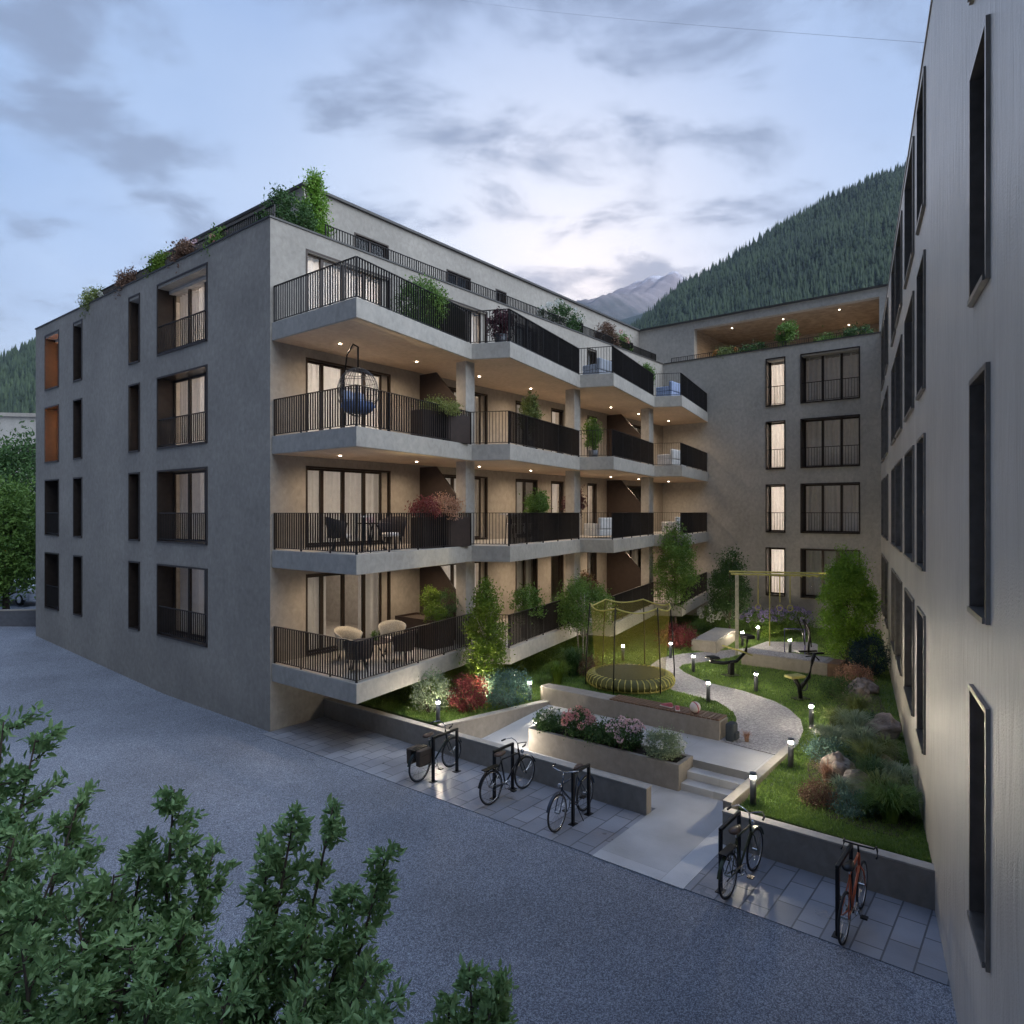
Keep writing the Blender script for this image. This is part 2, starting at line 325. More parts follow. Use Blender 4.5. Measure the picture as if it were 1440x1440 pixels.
# ------------------------------------------------------------ camera, world
cam = bpy.data.cameras.new('camera'); cam.lens = 24; cam.sensor_width = 36; cam.clip_end = 60000; cam.clip_start = .05
co = bpy.data.objects.new('camera', cam); COL.objects.link(co); co.location = (0, 0, H); co.rotation_euler = (R(90), 0, 0); scene.camera = co
scene.view_settings.view_transform = 'Standard'; scene.view_settings.look = 'None'; scene.view_settings.exposure = 1.12; scene.view_settings.gamma = 1
scene.render.engine = 'CYCLES'
try:
    scene.cycles.volume_bounces = 0; scene.cycles.max_bounces = 8; scene.cycles.transparent_max_bounces = 16; scene.cycles.diffuse_bounces = 4; scene.cycles.sample_clamp_indirect = 3
except Exception: pass
wd = bpy.data.worlds.new('World'); scene.world = wd; wd.use_nodes = True
nt = wd.node_tree; N = nt.nodes; L = nt.links; bg = N['Background']
def mth(op, a, b=None, c=None, clamp=False):
    n = N.new('ShaderNodeMath'); n.operation = op; n.use_clamp = clamp
    for i, x in enumerate((a, b, c)):
        if x is None: continue
        if isinstance(x, (int, float)): n.inputs[i].default_value = x
        else: L.new(x, n.inputs[i])
    return n.outputs[0]
def mixc(f, a, b, bt='MIX'):
    n = N.new('ShaderNodeMix'); n.data_type = 'RGBA'; n.blend_type = bt
    for i, x in ((0, f), (6, a), (7, b)):
        if isinstance(x, (int, float)): n.inputs[i].default_value = x
        elif isinstance(x, tuple): n.inputs[i].default_value = (*x, 1)
        else: L.new(x, n.inputs[i])
    return n.outputs[2]
sky = N.new('ShaderNodeTexSky'); sky.sky_type = 'NISHITA'; sky.sun_disc = False; sky.sun_elevation = R(1.5); sky.sun_rotation = R(6); sky.altitude = 900
tc = N.new('ShaderNodeTexCoord'); sp = N.new('ShaderNodeSeparateXYZ'); L.new(tc.outputs['Generated'], sp.inputs[0])
zz = mth('MAXIMUM', sp.outputs[2], 0.0)
rp = N.new('ShaderNodeValToRGB'); L.new(zz, rp.inputs[0]); e = rp.color_ramp.elements
e[0].position = 0; e[0].color = (.40, .47, .62, 1); e[1].position = 1; e[1].color = (.17, .26, .50, 1)
for p_, c_ in ((.12, (.38, .48, .67)), (.3, (.28, .41, .66)), (.5, (.175, .30, .56))): x = e.new(p_); x.color = (*c_, 1)
# glow over the ridge where the sun has set
dt = N.new('ShaderNodeVectorMath'); dt.operation = 'DOT_PRODUCT'; L.new(tc.outputs['Generated'], dt.inputs[0]); g_ = Vector((.06, .94, .26)).normalized(); dt.inputs[1].default_value = g_
glow = mth('POWER', mth('MAXIMUM', dt.outputs['Value'], 0), 14)
base = mixc(mth('MULTIPLY', glow, .8), rp.outputs[0], (.78, .78, .84))
glow2 = mth('POWER', mth('MAXIMUM', dt.outputs['Value'], 0), 60)
base = mixc(mth('MULTIPLY', glow2, .75), base, (1.15, 1.0, .92))
# cloud layer: direction projected on a high plane
cz = mth('ADD', zz, .16); cv = N.new('ShaderNodeCombineXYZ'); L.new(mth('DIVIDE', sp.outputs[0], cz), cv.inputs[0]); L.new(mth('DIVIDE', sp.outputs[1], cz), cv.inputs[1]); cv.inputs[2].default_value = 3.7
cmap = N.new('ShaderNodeMapping'); L.new(cv.outputs[0], cmap.inputs[0]); cmap.inputs['Location'].default_value = (5.3, 2.4, 0); cmap.inputs['Scale'].default_value = (1, 1.25, 1)
cn = N.new('ShaderNodeTexNoise'); cn.inputs['Scale'].default_value = 3.2; cn.inputs['Detail'].default_value = 12; cn.inputs['Roughness'].default_value = .57; cn.inputs['Distortion'].default_value = .25; L.new(cmap.outputs[0], cn.inputs[0])
cm = N.new('ShaderNodeMapRange'); cm.interpolation_type = 'SMOOTHSTEP'; cm.inputs[1].default_value = .455; cm.inputs[2].default_value = .655; L.new(cn.outputs['Fac'], cm.inputs[0])
cn2 = N.new('ShaderNodeTexNoise'); cn2.inputs['Scale'].default_value = .8; cn2.inputs['Detail'].default_value = 6; L.new(cv.outputs[0], cn2.inputs[0])
cw = N.new('ShaderNodeMapRange'); cw.inputs[1].default_value = .42; cw.inputs[2].default_value = .66; L.new(cn2.outputs['Fac'], cw.inputs[0])
c1 = mixc(mth('MULTIPLY', cw.outputs[0], .45), base, (.55, .65, .80))          # thin bright veil
c2 = mixc(mth('MULTIPLY', cm.outputs[0], .86), c1, (.155, .195, .30))           # dark stratocumulus
nis = N.new('ShaderNodeVectorMath'); nis.operation = 'SCALE'; L.new(sky.outputs[0], nis.inputs[0]); nis.inputs['Scale'].default_value = .10
c3 = mixc(1, c2, nis.outputs[0], 'ADD')
# the half of the sky opposite the afterglow has already gone dark
bk = N.new('ShaderNodeMapRange'); bk.inputs[1].default_value = -.62; bk.inputs[2].default_value = .15; bk.inputs[3].default_value = .05; bk.inputs[4].default_value = 1.0
dv = N.new('ShaderNodeVectorMath'); dv.operation = 'DOT_PRODUCT'; L.new(tc.outputs['Generated'], dv.inputs[0]); dv.inputs[1].default_value = Vector((.75, .6, .28)).normalized(); L.new(dv.outputs['Value'], bk.inputs[0])
sc_ = N.new('ShaderNodeVectorMath'); sc_.operation = 'SCALE'; L.new(c3, sc_.inputs[0]); L.new(bk.outputs[0], sc_.inputs['Scale'])
zb_ = N.new('ShaderNodeMapRange'); zb_.interpolation_type = 'SMOOTHSTEP'; zb_.inputs[1].default_value = .6; zb_.inputs[2].default_value = .85; zb_.inputs[3].default_value = .61; zb_.inputs[4].default_value = 1.05; L.new(sp.outputs[2], zb_.inputs[0])
L.new(sc_.outputs[0], bg.inputs[0]); L.new(zb_.outputs[0], bg.inputs[1])
sl = bpy.data.lights.new('facade_fill', 'SUN'); sl.energy = 1.6; sl.angle = R(70); sl.color = (.82, .9, 1); so = bpy.data.objects.new('facade_fill', sl); COL.objects.link(so)  # added soft fill to brighten the long facade and ground after sunset
so.rotation_euler = Vector((-.72, .35, -.72)).to_track_quat('-Z', 'Y').to_euler()

# ------------------------------------------------------------ ground
def gz(u, v): return max(0, v-6)*.045 if v > 6 else 0
mb = MB(); us = [-3000, -200, -60, -20, -8, -3, -.25, 2, 12, 40, 200, 3000]; vs = [-3000, -200, -40, -16, -4, 0, 6, 10, 14, 18, 24, 40, 200, 3000]
def gzz(u, v): return min(gz(u, v), .85)
for i in range(len(us)-1):
    for j in range(len(vs)-1):
        mb.quad(*[(a, b, gzz(a, b)) for a, b in ((us[i], vs[j]), (us[i+1], vs[j]), (us[i+1], vs[j+1]), (us[i], vs[j+1]))])
struct(mb.build('ground', M_gravel, loc=A, rot=TH))
def wall_v(Y):  return 1.18+.5005*Y
def corner_v(u):   # v where line at u meets the right building's wall
    a = A+U*u; # X=1.18+.5005Y
    return (1.18+.5005*a.y-a.x)/(V.x-.5005*V.y)
struct(MB().prism([(-.25, 0), (-.25, -10.1), (1.9, -10.1), (1.9, 0)], .004, .012).build('pavement', M_paver, loc=A, rot=TH))
struct(MB().prism([(-.25, -11.73), (-.25, corner_v(-.25)), (1.75, corner_v(1.75)), (1.75, -11.73)], .004, .012).build('pavement', M_paver, loc=A, rot=TH))
struct(MB().prism([(-.28, -10.1), (-.28, -11.73), (3.3, -11.73), (3.3, -10.1)], .006, .02).build('path', M_walk, loc=A, rot=TH))
# ramp beside the planter, landing behind it
mb = MB(); mb.quad((2.05, -4.3, .02), (2.05, -10.11, .018), (3.3, -10.11, .018), (3.3, -4.3, .018))
struct(mb.build('path', M_walk, loc=A, rot=TH))
mb = MB(); mb.quad((3.12, -4.6, .02), (3.12, -6.2, .02), (5.3, -6.2, .47), (5.3, -4.6, .47)); struct(mb.build('ramp', M_walk, loc=A, rot=TH))
struct(MB().prism([(3.8, -6.2), (3.8, -11.6), (6.3, -11.6), (5.9, -10.1), (5.3, -10.1), (5.3, -6.2)], .2, .484).build('landing', M_walk, loc=A, rot=TH))
st = thing('garden_steps', 'three concrete steps between the flower planter and the lawn kerb', 'steps', W(3.2, -10.8, 0), TH)
for i in range(3): MB().box(i*.3, .6+.002, -.8, .8, i*.16+.003, (i+1)*.16).build('step', M_walk, st, bevel=.008)
# lawn plinth
lawn_poly = [(2.05, 0), (2.05, -4.45), (5.0, -5.15), (5.35, -5.2), (5.8, -10.1), (6.3, -11.6), (2.0, -11.75), (1.85, corner_v(1.85)-.0), (22.98, corner_v(22.98)), (22.98, 0)]
mb = MB(); mb.prism(lawn_poly, .1, .5)
struct(mb.build('lawn', M_turf, loc=A, rot=TH))
# gravel garden path and play plaza on the lawn
pth = [(1106, 1065), (1122, 1045), (1130, 1028), (1126, 1012), (1110, 997), (1089, 986), (1065, 978), (1044, 971), (1000, 961), (977, 952), (962, 945), (955, 939), (960, 935), (990, 931), (1030, 924), (1050, 917),
       (1150, 918), (1150, 906), (1138, 903), (1078, 902), (1053, 911), (1002, 916), (960, 919), (930, 925), (915, 935), (914, 948), (925, 960), (947, 971), (975, 978), (1010, 987), (1032, 1002), (1036, 1012), (1030, 1028), (1011, 1041)]
mb = MB(); pw = [G(x, y, .506) for x, y in pth]; mb.prism([(p.x, p.y) for p in pw], .49, .506)
struct(mb.build('garden_path', M_gpath))
path_poly = [(p.x, p.y) for p in pw]
def inside(pt, poly):
    x, y = pt; c = False; j = len(poly)-1
    for i in range(len(poly)):
        if (poly[i][1] > y) != (poly[j][1] > y) and x < (poly[j][0]-poly[i][0])*(y-poly[i][1])/(poly[j][1]-poly[i][1])+poly[i][0]: c = not c
        j = i
    return c
# grass blades
lp = np.array(lawn_poly); pts = []
def inside_np(x, y, poly):
    c = np.zeros(len(x), bool); j = len(poly)-1
    for i in range(len(poly)):
        yi, yj, xi, xj = poly[i][1], poly[j][1], poly[i][0], poly[j][0]
        if yi != yj: c ^= ((yi > y) != (yj > y)) & (x < (xj-xi)*(y-yi)/(yj-yi)+xi)
        j = i
    return c
n = 420000; uu = 1.9+21*rng.uniform(0, 1, n)**1.5; vv = rng.uniform(-15, 0, n)
k = inside_np(uu, vv, lawn_poly); uu, vv = uu[k], vv[k]
X = A.x+U.x*uu+V.x*vv; Y = A.y+U.y*uu+V.y*vv; k = ~inside_np(X, Y, path_poly); X, Y = X[k], Y[k]; n = len(X)
az = rng.uniform(0, 2*np.pi, n); hh = rng.uniform(.025, .07, n); w_ = .006+Y*.00015
v = np.empty((n, 3, 3)); v[:, 0] = np.stack([X-np.cos(az)*w_, Y-np.sin(az)*w_, np.full(n, .495)], 1); v[:, 1] = np.stack([X+np.cos(az)*w_, Y+np.sin(az)*w_, np.full(n, .495)], 1)
v[:, 2] = np.stack([X+rng.normal(0, .025, n), Y+rng.normal(0, .025, n), .5+hh], 1)
struct(npmesh('grass', v.reshape(-1, 3), np.arange(n*3).reshape(-1, 3), M_blade), 'stuff')

# ------------------------------------------------------------ low walls, planter, benches
def lowwall(name, label, cat, uv0, uv1, th, z0, z1, m=M_conc):
    t = thing(name, label, cat, W(*uv0, 0)); a = W(*uv0); b = W(*uv1); d = b-a; ln = d.length; t.rotation_euler.z = math.atan2(d.y, d.x)
    MB().box(0, ln, 0, th, z0, z1-.03).build('wall_body', m, t, bevel=.01); MB().box(-.005, ln+.005, -.006, th+.006, z1-.03, z1).build('coping', M_slab, t, bevel=.006); return t
lowwall('retaining_wall', 'long low concrete wall behind the three left bicycles', 'wall', (1.87, -10.1), (1.87, -.02), .2, -.05, .53)
t = lowwall('retaining_wall', 'short concrete wall of the shrub bed running back from the bicycles to the bench', 'wall', (1.87, -4.46), (5.3, -5.22), .18, .0, .575)
lowwall('retaining_wall', 'concrete wall of the lawn bed behind the two right bicycles', 'wall', (1.67, corner_v(1.7)-.25), (1.67, -11.66), .2, -.05, .6)
lowwall('kerb_wall', 'concrete kerb beside the garden steps along the lawn edge', 'wall', (1.9, -11.66), (5.6, -11.66), .16, -.05, .6).location += Vector((0, 0, 0))
t = thing('flower_planter', 'long concrete planter full of pink flowers beside the steps', 'planter', W(3.09, -10.1), TH)
mb = MB(); mb.box(0, .1, 0, 3.9, 0, .56).box(.62, .72, 0, 3.9, 0, .56).box(.1, .62, 0, .1, 0, .56).box(.1, .62, 3.8, 3.9, 0, .56); mb.build('box', M_conc, t, bevel=.008)
MB().box(.1, .62, .1, 3.8, .1, .5).build('soil', M_soil, t)
t = thing('concrete_bench', 'long concrete bench wall with slatted timber seat in front of the trampoline', 'bench', W(5.3, -10.1), TH)
mb = MB(); mb.prism([(0, 0), (0, 5.1), (.12, 5.25), (.45, 5.2), (.5, 4.6), (.5, 0)], .1, .93); mb.build('bench_body', M_conc, t, bevel=.02)
mb = MB()
for i in range(28): mb.box(.01, .52, .03+i*.105, .03+i*.105+.085, .932, .965)
mb.build('slat_seat', M_wood, t)
t = thing('concrete_bench', 'concrete bench block filled with pebbles behind the exercise machines', 'bench', W(13.4, -10.45), TH)
MB().prism([(0, 0), (0, 2.8), (.9, 2.8), (1.1, .2), (.9, 0)], .3, .93).build('bench_body', M_conc, t, bevel=.02)
MB().box(.08, .85, .15, 2.7, .9, .945).build('pebble_fill', M_gpath, t)
MB().prism([(-.006, -.35), (-.006, 0), (.9, 0), (.9, -.35)], .3, .93).build('timber_end', M_wood, t)
a = G(972, 915, .5); t = thing('concrete_bench', 'smooth concrete bench block beside the red shrub on the far lawn', 'bench', a, R(58))
MB().box(0, 3.2, -.95, 0, -.1, .42).build('bench_body', M_conc, t, bevel=.02); MB().box(.05, 3.15, -.9, -.05, .42, .45).build('bench_top', M_slab, t, bevel=.01)

# ------------------------------------------------------------ buildings
FL = [1.8, 4.8, 7.8, 10.8]; TOP = 13.57; PT = 16.6
class Face:     # facade frame inside its building: origin, direction along, outward normal
    def __init__(s, root, o, d, n): s.root = root; s.o = Vector((*o, 0)); s.d = Vector((*d, 0)); s.n = Vector((*n, 0))
    def p(s, a, out, z): return s.o+s.d*a+s.n*out+Vector((0, 0, z))
    def M(s): return Matrix((( s.d.x, s.n.x, 0, s.o.x), (s.d.y, s.n.y, 0, s.o.y), (0, 0, 1, 0), (0, 0, 0, 1)))   # (along, out, z)
def facade(face, s0, s1, z0, z1, holes, m, name='wall'):
    ss = sorted({s0, s1, *[h[0] for h in holes], *[h[1] for h in holes]}); zs = sorted({z0, z1, *[h[2] for h in holes], *[h[3] for h in holes]})
    mb = MB()
    for i in range(len(ss)-1):
        for j in range(len(zs)-1):
            cs, cz_ = (ss[i]+ss[i+1])/2, (zs[j]+zs[j+1])/2
            if any(h[0] < cs < h[1] and h[2] < cz_ < h[3] for h in holes): continue
            mb.quad(face.p(ss[i], 0, zs[j]), face.p(ss[i+1], 0, zs[j]), face.p(ss[i+1], 0, zs[j+1]), face.p(ss[i], 0, zs[j+1]))
    for a, b, c, d, r in [h[:5] for h in holes]:
        r += .1
        for q in (((a, c), (a, d)), ((b, d), (b, c)), ((a, d), (b, d)), ((b, c), (a, c))):
            (x0, y0), (x1, y1) = q; mb.quad(face.p(x0, 0, y0), face.p(x1, 0, y1), face.p(x1, -r, y1), face.p(x0, -r, y0))
    return mb.build(name, m, face.root)
def window(face, a, b, z0, z1, rec, panes, rail=True, curt='full', proud=.03, mf=None, lining=True, strip=0, ptop=.0):
    mf = mf or M_bronze; M = face.M(); mb = MB(); e = .003; w = .055
    if lining:   # metal lining of the reveal, standing slightly proud of the plaster
        mb.box(a+e, a+w, -rec, proud, z0+e, z1-e, M).box(b-w, b-e, -rec, proud, z0+e, z1-e, M)
        mb.box(a+w, b-w, -rec, proud, z1-w, z1-e, M).box(a+w, b-w, -rec, proud+.02, z0+e, z0+w, M)
    b2 = b-strip; f0 = w if lining else e
    mb.box(a+f0, a+f0+.06, -rec-.06, -rec+.0, z0+f0, z1-f0, M).box(b2-f0-.06, b2-f0, -rec-.06, -rec, z0+f0, z1-f0, M)
    mb.box(a+f0+.06, b2-f0-.06, -rec-.06, -rec, z1-f0-.06, z1-f0, M).box(a+f0+.06, b2-f0-.06, -rec-.06, -rec, z0+f0, z0+f0+.06, M)
    x0, x1 = a+f0, b2-f0; n = panes; cuts = [x0+(x1-x0)*i/n for i in range(n+1)] if isinstance(n, int) else [x0+(x1-x0)*q for q in n]
    for c in cuts[1:-1]: mb.box(c-.05, c+.05, -rec-.07, -rec+.01, z0+f0+.06, z1-f0-.06, M)
    fr = mb.build('window', mf, face.root)
    MB().quad(*[face.p(x, -rec-.03, z) for x, z in ((x0, z0+f0), (x1, z0+f0), (x1, z1-f0), (x0, z1-f0))]).build('pane', M_glass, fr)
    if strip: MB().box(b2-f0, b-f0, -rec-.05, -rec+.005, z0+f0, z1-f0, M).build('side_panel', M_wall, fr)
    segs = {'full': [(0, 1)], 'sides': [(0, .3), (.72, 1)], 'left': [(0, .55)], 'right': [(.45, 1)], 'none': []}[curt]
    for q0, q1 in segs:
        c0, c1 = x0+(x1-x0)*q0, x0+(x1-x0)*q1; k = max(8, int((c1-c0)/.035)); ph = random.random()*6; mb = MB()
        for i in range(k+1):
            x = c0+(c1-c0)*i/k; o = -rec-.23+.055*math.sin(i*1.0+ph)+.03*math.sin(i*.37+ph*2)
            mb.v += [tuple(face.p(x, o, z0+.03)), tuple(face.p(x, o*.97+.0, z1-.05))]
        for i in range(k): mb.f.append((i*2, i*2+2, i*2+3, i*2+1))
        mb.build('curtain', M_curt, fr, True)
    if rail:
        mb = MB(); mb.box(a+w, b-w, -.06, -.02, z0+.93, z0+.96, M).box(a+w, b-w, -.05, -.03, z0+.1, z0+.12, M)
        nb = int((b-a)/.115)
        for i in range(1, nb): x = a+(b-a)*i/nb; mb.box(x-.005, x+.005, -.055, -.025, z0+.12, z0+.93, M)
        mb.build('window_railing', M_rail, fr)
    return fr
def railing(root, p0, p1, z, h=.98, parent=None, name='railing', dep=.042, sp=.1):
    p0 = Vector((*p0, 0)); p1 = Vector((*p1, 0)); d = p1-p0; ln = d.length; d.normalize(); n = Vector((-d.y, d.x, 0))
    M = Matrix(((d.x, n.x, 0, p0.x), (d.y, n.y, 0, p0.y), (0, 0, 1, z), (0, 0, 0, 1))); mb = MB()
    mb.box(0, ln, -.028, .028, h-.014, h, M).box(0, ln, -.018, .018, .045, .06, M); k = max(2, round(ln/sp))
    for i in range(k+1):
        x = ln*i/k; post = (i % 12 == 0 or i == k); t = .012 if post else .0045; x = min(max(x, t), ln-t)
        mb.box(x-t, x+t, -dep/2, dep/2, -.1 if post else .06, h-.014, M)
    return mb.build(name, M_rail, parent or root)
def clutter_lamp(parent, p, power=16, col=(1, .78, .56), rad=.035):
    o = MB().lathe([(rad, -.012), (rad, .0)], p, 12).build('downlight', M_lamp, parent)
    light('SPOT', (p[0], p[1], p[2]-.03), power, col, o, .06, 165, .9); return o

# --- the long building on the left
B1 = thing('apartment_building', 'long taupe apartment building on the left with zigzag balconies', 'building', A, TH)
fL = Face(B1, (0, 0), (0, 1), (-1, 0)); fF = Face(B1, (0, 0), (1, 0), (0, -1))
LW = [(3.27, 6.51, .5, 'wide'), (7.75, 8.64, .3, 'narrow'), (12.7, 13.6, .3, 'narrow'), (15.1, 16.7, .5, 'end')]
holes = [(a, b, z+.02, z+2.34, r) for a, b, r, k in LW for z in FL]
facade(fL, 0, 17.8, -.3, TOP, holes, M_wall)
FW = [(1.09, 4.16), (6.28, 8.8), (10.45, 11.87), (12.8, 13.7), (15.57, 16.36), (18.6, 20.9)]
holes = [(a, b, z+.02, z+2.28, .1) for a, b in FW for z in FL]
facade(fF, 0, 23, -.3, TOP, holes, M_wall)
for fi, z in enumerate(FL):
    for a, b, r, k in LW:
        if k == 'wide': window(fL, a, b, z+.02, z+2.34, r, 3, True, 'full', .02)
        elif k == 'narrow': window(fL, a, b, z+.02, z+2.34, r, 1, False, 'none' if fi != 1 else 'left', .02)
        else: window(fL, a, b, z+.02, z+2.34, r, 1, fi < 2, 'none' if fi > 1 else 'left', .02)
    for i, (a, b) in enumerate(FW):
        if i == 0: window(fF, a, b, z+.02, z+2.28, .1, (0, .2, .47, .75, 1), False, 'sides' if fi == 0 else 'full', .012, strip=.22)
        elif i == 1: window(fF, a, b, z+.02, z+2.28, .1, 3, False, 'full', .012, strip=.2)
        else: window(fF, a, b, z+.02, z+2.28, .1, 1 if i in (3, 4) else 2, False, 'full' if (i+fi) % 3 else 'left', .012)
mb = MB(); mb.quad((0, 17.8, -.3), (23, 17.8, -.3), (23, 17.8, TOP), (0, 17.8, TOP)); mb.build('end_wall', M_wall, B1)
mb = MB(); mb.box(.3, 23, .3, 17.5, 13.0, 13.1); mb.build('roof', M_floor, B1)
mb = MB(); mb.box(.004, .3, .3, 17.8, 13.0, TOP-.001).box(0.004, 23, .004, .3, 13.0, TOP-.001).build('parapet', M_wall, B1)
mb = MB(); mb.box(-.03, .34, -.03, 17.83, TOP, TOP+.05).box(.34, 22.97, -.03, .34, TOP, TOP+.05).build('coping', M_cope, B1)
# interior floors and party walls
mb = MB()
for z in FL: mb.box(.36, 22.9, .36, 17.6, z-.28, z-.02)
mb.box(.36, 22.9, .36, 17.6, 12.9, 12.99)
mb.build('floor_slabs', M_room, B1)
mb = MB()
for z in FL:
    mb.box(5.5, 5.65, .5, 7.2, z-.02, z+2.72)
    for x in (9.5, 12.3, 14.6, 17.3): mb.box(x, x+.15, .5, 5.5, z-.02, z+2.72)
    mb.box(5.6, 22.8, 5.5, 5.65, z-.02, z+2.72)
    for y in (7.1, 9.3, 12.2, 14.3): mb.box(.8, 5.4, y, y+.12, z-.02, z+2.72)
    mb.box(5.0, 5.12, 5.7, 17.5, z-.02, z+2.72)
mb.build('interior_wall', M_room, B1)
for z in FL[2:]: MB().box(4.8, 4.98, 14.5, 17.4, z, z+2.7).box(.45, 4.8, 17.2, 17.35, z, z+2.7).build('interior_wall', M_rooms_red, B1)
WARM = (1, .88, .77); 
for z, p_ in zip(FL, (30, 55, 150, 200)): light('POINT', (3.0, 3.2, z+1.9), p_, WARM, B1, .25, name='room_light')
for z in FL[2:]: light('POINT', (2.6, 15.6, z+1.8), 260, (1, .55, .3), B1, .2, name='room_light')
for x, q in ((7.4, 26), (11, 16), (13.4, 45), (16, 45), (20, 30)):
    for z in FL[1:3]: light('POINT', (x, 2.6, z+1.9), q, WARM, B1, .2, name='room_light')
light('POINT', (7.4, 2.6, FL[3]+1.9), 80, WARM, B1, .2, name='room_light'); light('POINT', (7.4, 2.6, FL[0]+2.1), 40, WARM, B1, .2, name='room_light')
# balconies
ZP = [(0.04, -3.5), (5.0, -2.63), (5.5, -3.7), (10.9, -2.63), (11.35, -3.78), (16.8, -2.63), (17.3, -3.68), (22.985, -2.48)]
def inset(pts, d):
    out = []
    for i, p in enumerate(pts):
        a = Vector(pts[i-1]) if i else None; b = Vector(p); c = Vector(pts[i+1]) if i < len(pts)-1 else None
        ns = []
        for s, e_ in ((a, b), (b, c)):
            if s is None or e_ is None: continue
            q = (e_-s).normalized(); ns.append(Vector((-q.y, q.x)))
        nn = sum(ns, Vector((0, 0))); nn = nn.normalized()*d/(max(.4, nn.normalized().dot(ns[0]))) ; out.append(tuple(b+nn))
    return out
ZI = inset([(0.0, -.003)]+ZP, .07)
for fi, z in enumerate(FL):
    poly = [(0.04, -.003)]+ZP+[(22.985, -.003)]
    sl_ = MB().prism(poly, z-.47, z).build('balcony', M_slab, B1, bevel=.01)
    sf = inset([(0.0, -.003)]+ZP, .05)[1:]; MB().prism([(.09, -.02)]+sf[:-1]+[(22.94, -2.5), (22.94, -.02)], z-.478, z-.469).build('soffit', M_soffit, sl_)
    for i in range(len(ZI)-1):
        p0, p1 = ZI[i], ZI[i+1]
        if i == 0: p0 = (.11, -.02)
        railing(B1, p0, p1, z, parent=sl_)
    if fi:
        for x, q in ((1.35, 1), (4.15, 1), (7.0, 1), (9.85, 1), (12.7, 1), (15.6, 1), (18.1, 1), (21.2, 1)): clutter_lamp(sl_, (x, -1.18, z-.485), 62)
for zi in range(3):
    for (x, y) in ((5.2, -2.2), (11.12, -2.18), (17.05, -2.16)): MB().box(x-.2, x+.2, y-.2, y+.2, FL[zi]+.001, FL[zi+1]-.471).build('column', M_slab, B1, bevel=.008)
for fi, z in enumerate(FL):
    for x, ex in ((5.42, 2.0), (17.25, 2.0)):
        mb = MB(); zt = 2.45 if fi < 3 else 1.95
        prof = [(0.02, 0.02), (ex, .02), (ex, 1.15), (.75, zt), (0.02, zt)]; k = len(prof)
        mb.v = [(x-.03, -a, z+b) for a, b in prof]+[(x+.03, -a, z+b) for a, b in prof]
        mb.f = [tuple(range(k)), tuple(range(2*k-1, k-1, -1))]+[(i, k+i, k+(i+1) % k, (i+1) % k) for i in range(k)]
        mb.build('privacy_screen', M_screen, B1)
# penthouse
PW = [(5.37, 6.97), (10.07, 11.55), (13.2, 13.96), (18.85, 20.4), (24.3, 25.8)]
fP = Face(B1, (0, 3.3), (1, 0), (0, -1)); holes = [(a, b, 13.14, 15.75, .1) for a, b in PW]; facade(fP, 3.3, 26.6, 13.1, PT, holes, M_wall, 'penthouse_wall')
for a, b in PW: window(fP, a, b, 13.14, 15.75, .1, 2, False, 'none', .02)
fQ = Face(B1, (3.3, 3.3), (0, 1), (-1, 0)); holes = [(.5, 2.6, 13.14, 15.75, .4), (5, 7, 13.14, 15.75, .2)]; facade(fQ, 0, 11.2, 13.1, PT, holes, M_wall, 'penthouse_wall')
window(fQ, .5, 2.6, 13.14, 15.75, .4, 2, False, 'none', .02); window(fQ, 5, 7, 13.14, 15.75, .2, 2, False, 'none', .02)
mb = MB(); mb.box(3.2, 26.5, 3.2, 14.6, PT, PT+.09); mb.build('penthouse_roof', M_cope, B1)
mb = MB(); mb.quad((3.3, 14.5, 13.1), (26.6, 14.5, 13.1), (26.6, 14.5, PT), (3.3, 14.5, PT)); mb.box(4.3, 26, 4.5, 4.6, 13.11, PT-.01); mb.build('penthouse_wall', M_wall, B1)
railing(B1, (2.0, .36), (22.9, .36), 13.12, 1.02, name='roof_railing'); railing(B1, (.36, .36), (.36, 12.5), 13.12, 1.02, name='roof_railing'); 

# --- rear building
B2 = thing('apartment_building', 'rear taupe apartment building closing the courtyard, lit roof loggia', 'building', A+U*23, TH)
fB = Face(B2, (0, 0), (0, -1), (-1, 0)); VE = -corner_v(23)+.3
BW = [(5.34, 6.26, .45), (6.93, 9.45, .45)]
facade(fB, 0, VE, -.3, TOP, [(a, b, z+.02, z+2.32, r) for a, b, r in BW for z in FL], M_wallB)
for fi, z in enumerate(FL):
    window(fB, 5.34, 6.26, z+.02, z+2.32, .45, 1, True, 'full', .03); window(fB, 6.93, 9.45, z+.02, z+2.32, .45, 3, fi > 0, 'full' if fi else 'left', .03)
    light('POINT', (3.2, -5.6, z+1.8), 130, WARM, B2, .2, name='room_light'); light('POINT', (3.2, -8.4, z+1.8), 7 if fi else 3, (1, .9, .82), B2, .2, name='room_light')
mb = MB()
for z in FL: mb.box(.6, 12.5, -VE+.2, 17.3, z-.28, z-.02)
mb.box(.6, 12.5, -VE+.2, 17.3, 12.9, 12.99)
for z in FL: mb.box(.7, 5, -6.65, -6.55, z-.02, z+2.72).box(5, 5.1, -10.4, 0, z-.02, z+2.72).box(.7, 5, -4.1, -4.0, z-.02, z+2.72)
mb.build('floor_slabs', M_room, B2)
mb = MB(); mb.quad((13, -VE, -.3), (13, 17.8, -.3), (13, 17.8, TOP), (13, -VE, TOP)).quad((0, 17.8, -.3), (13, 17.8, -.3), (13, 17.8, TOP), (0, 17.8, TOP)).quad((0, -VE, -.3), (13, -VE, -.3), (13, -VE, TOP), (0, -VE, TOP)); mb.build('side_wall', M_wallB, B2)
mb = MB(); mb.box(.3, 13, -VE, 17.8, 13.0, 13.1); mb.build('roof', M_floor, B2)
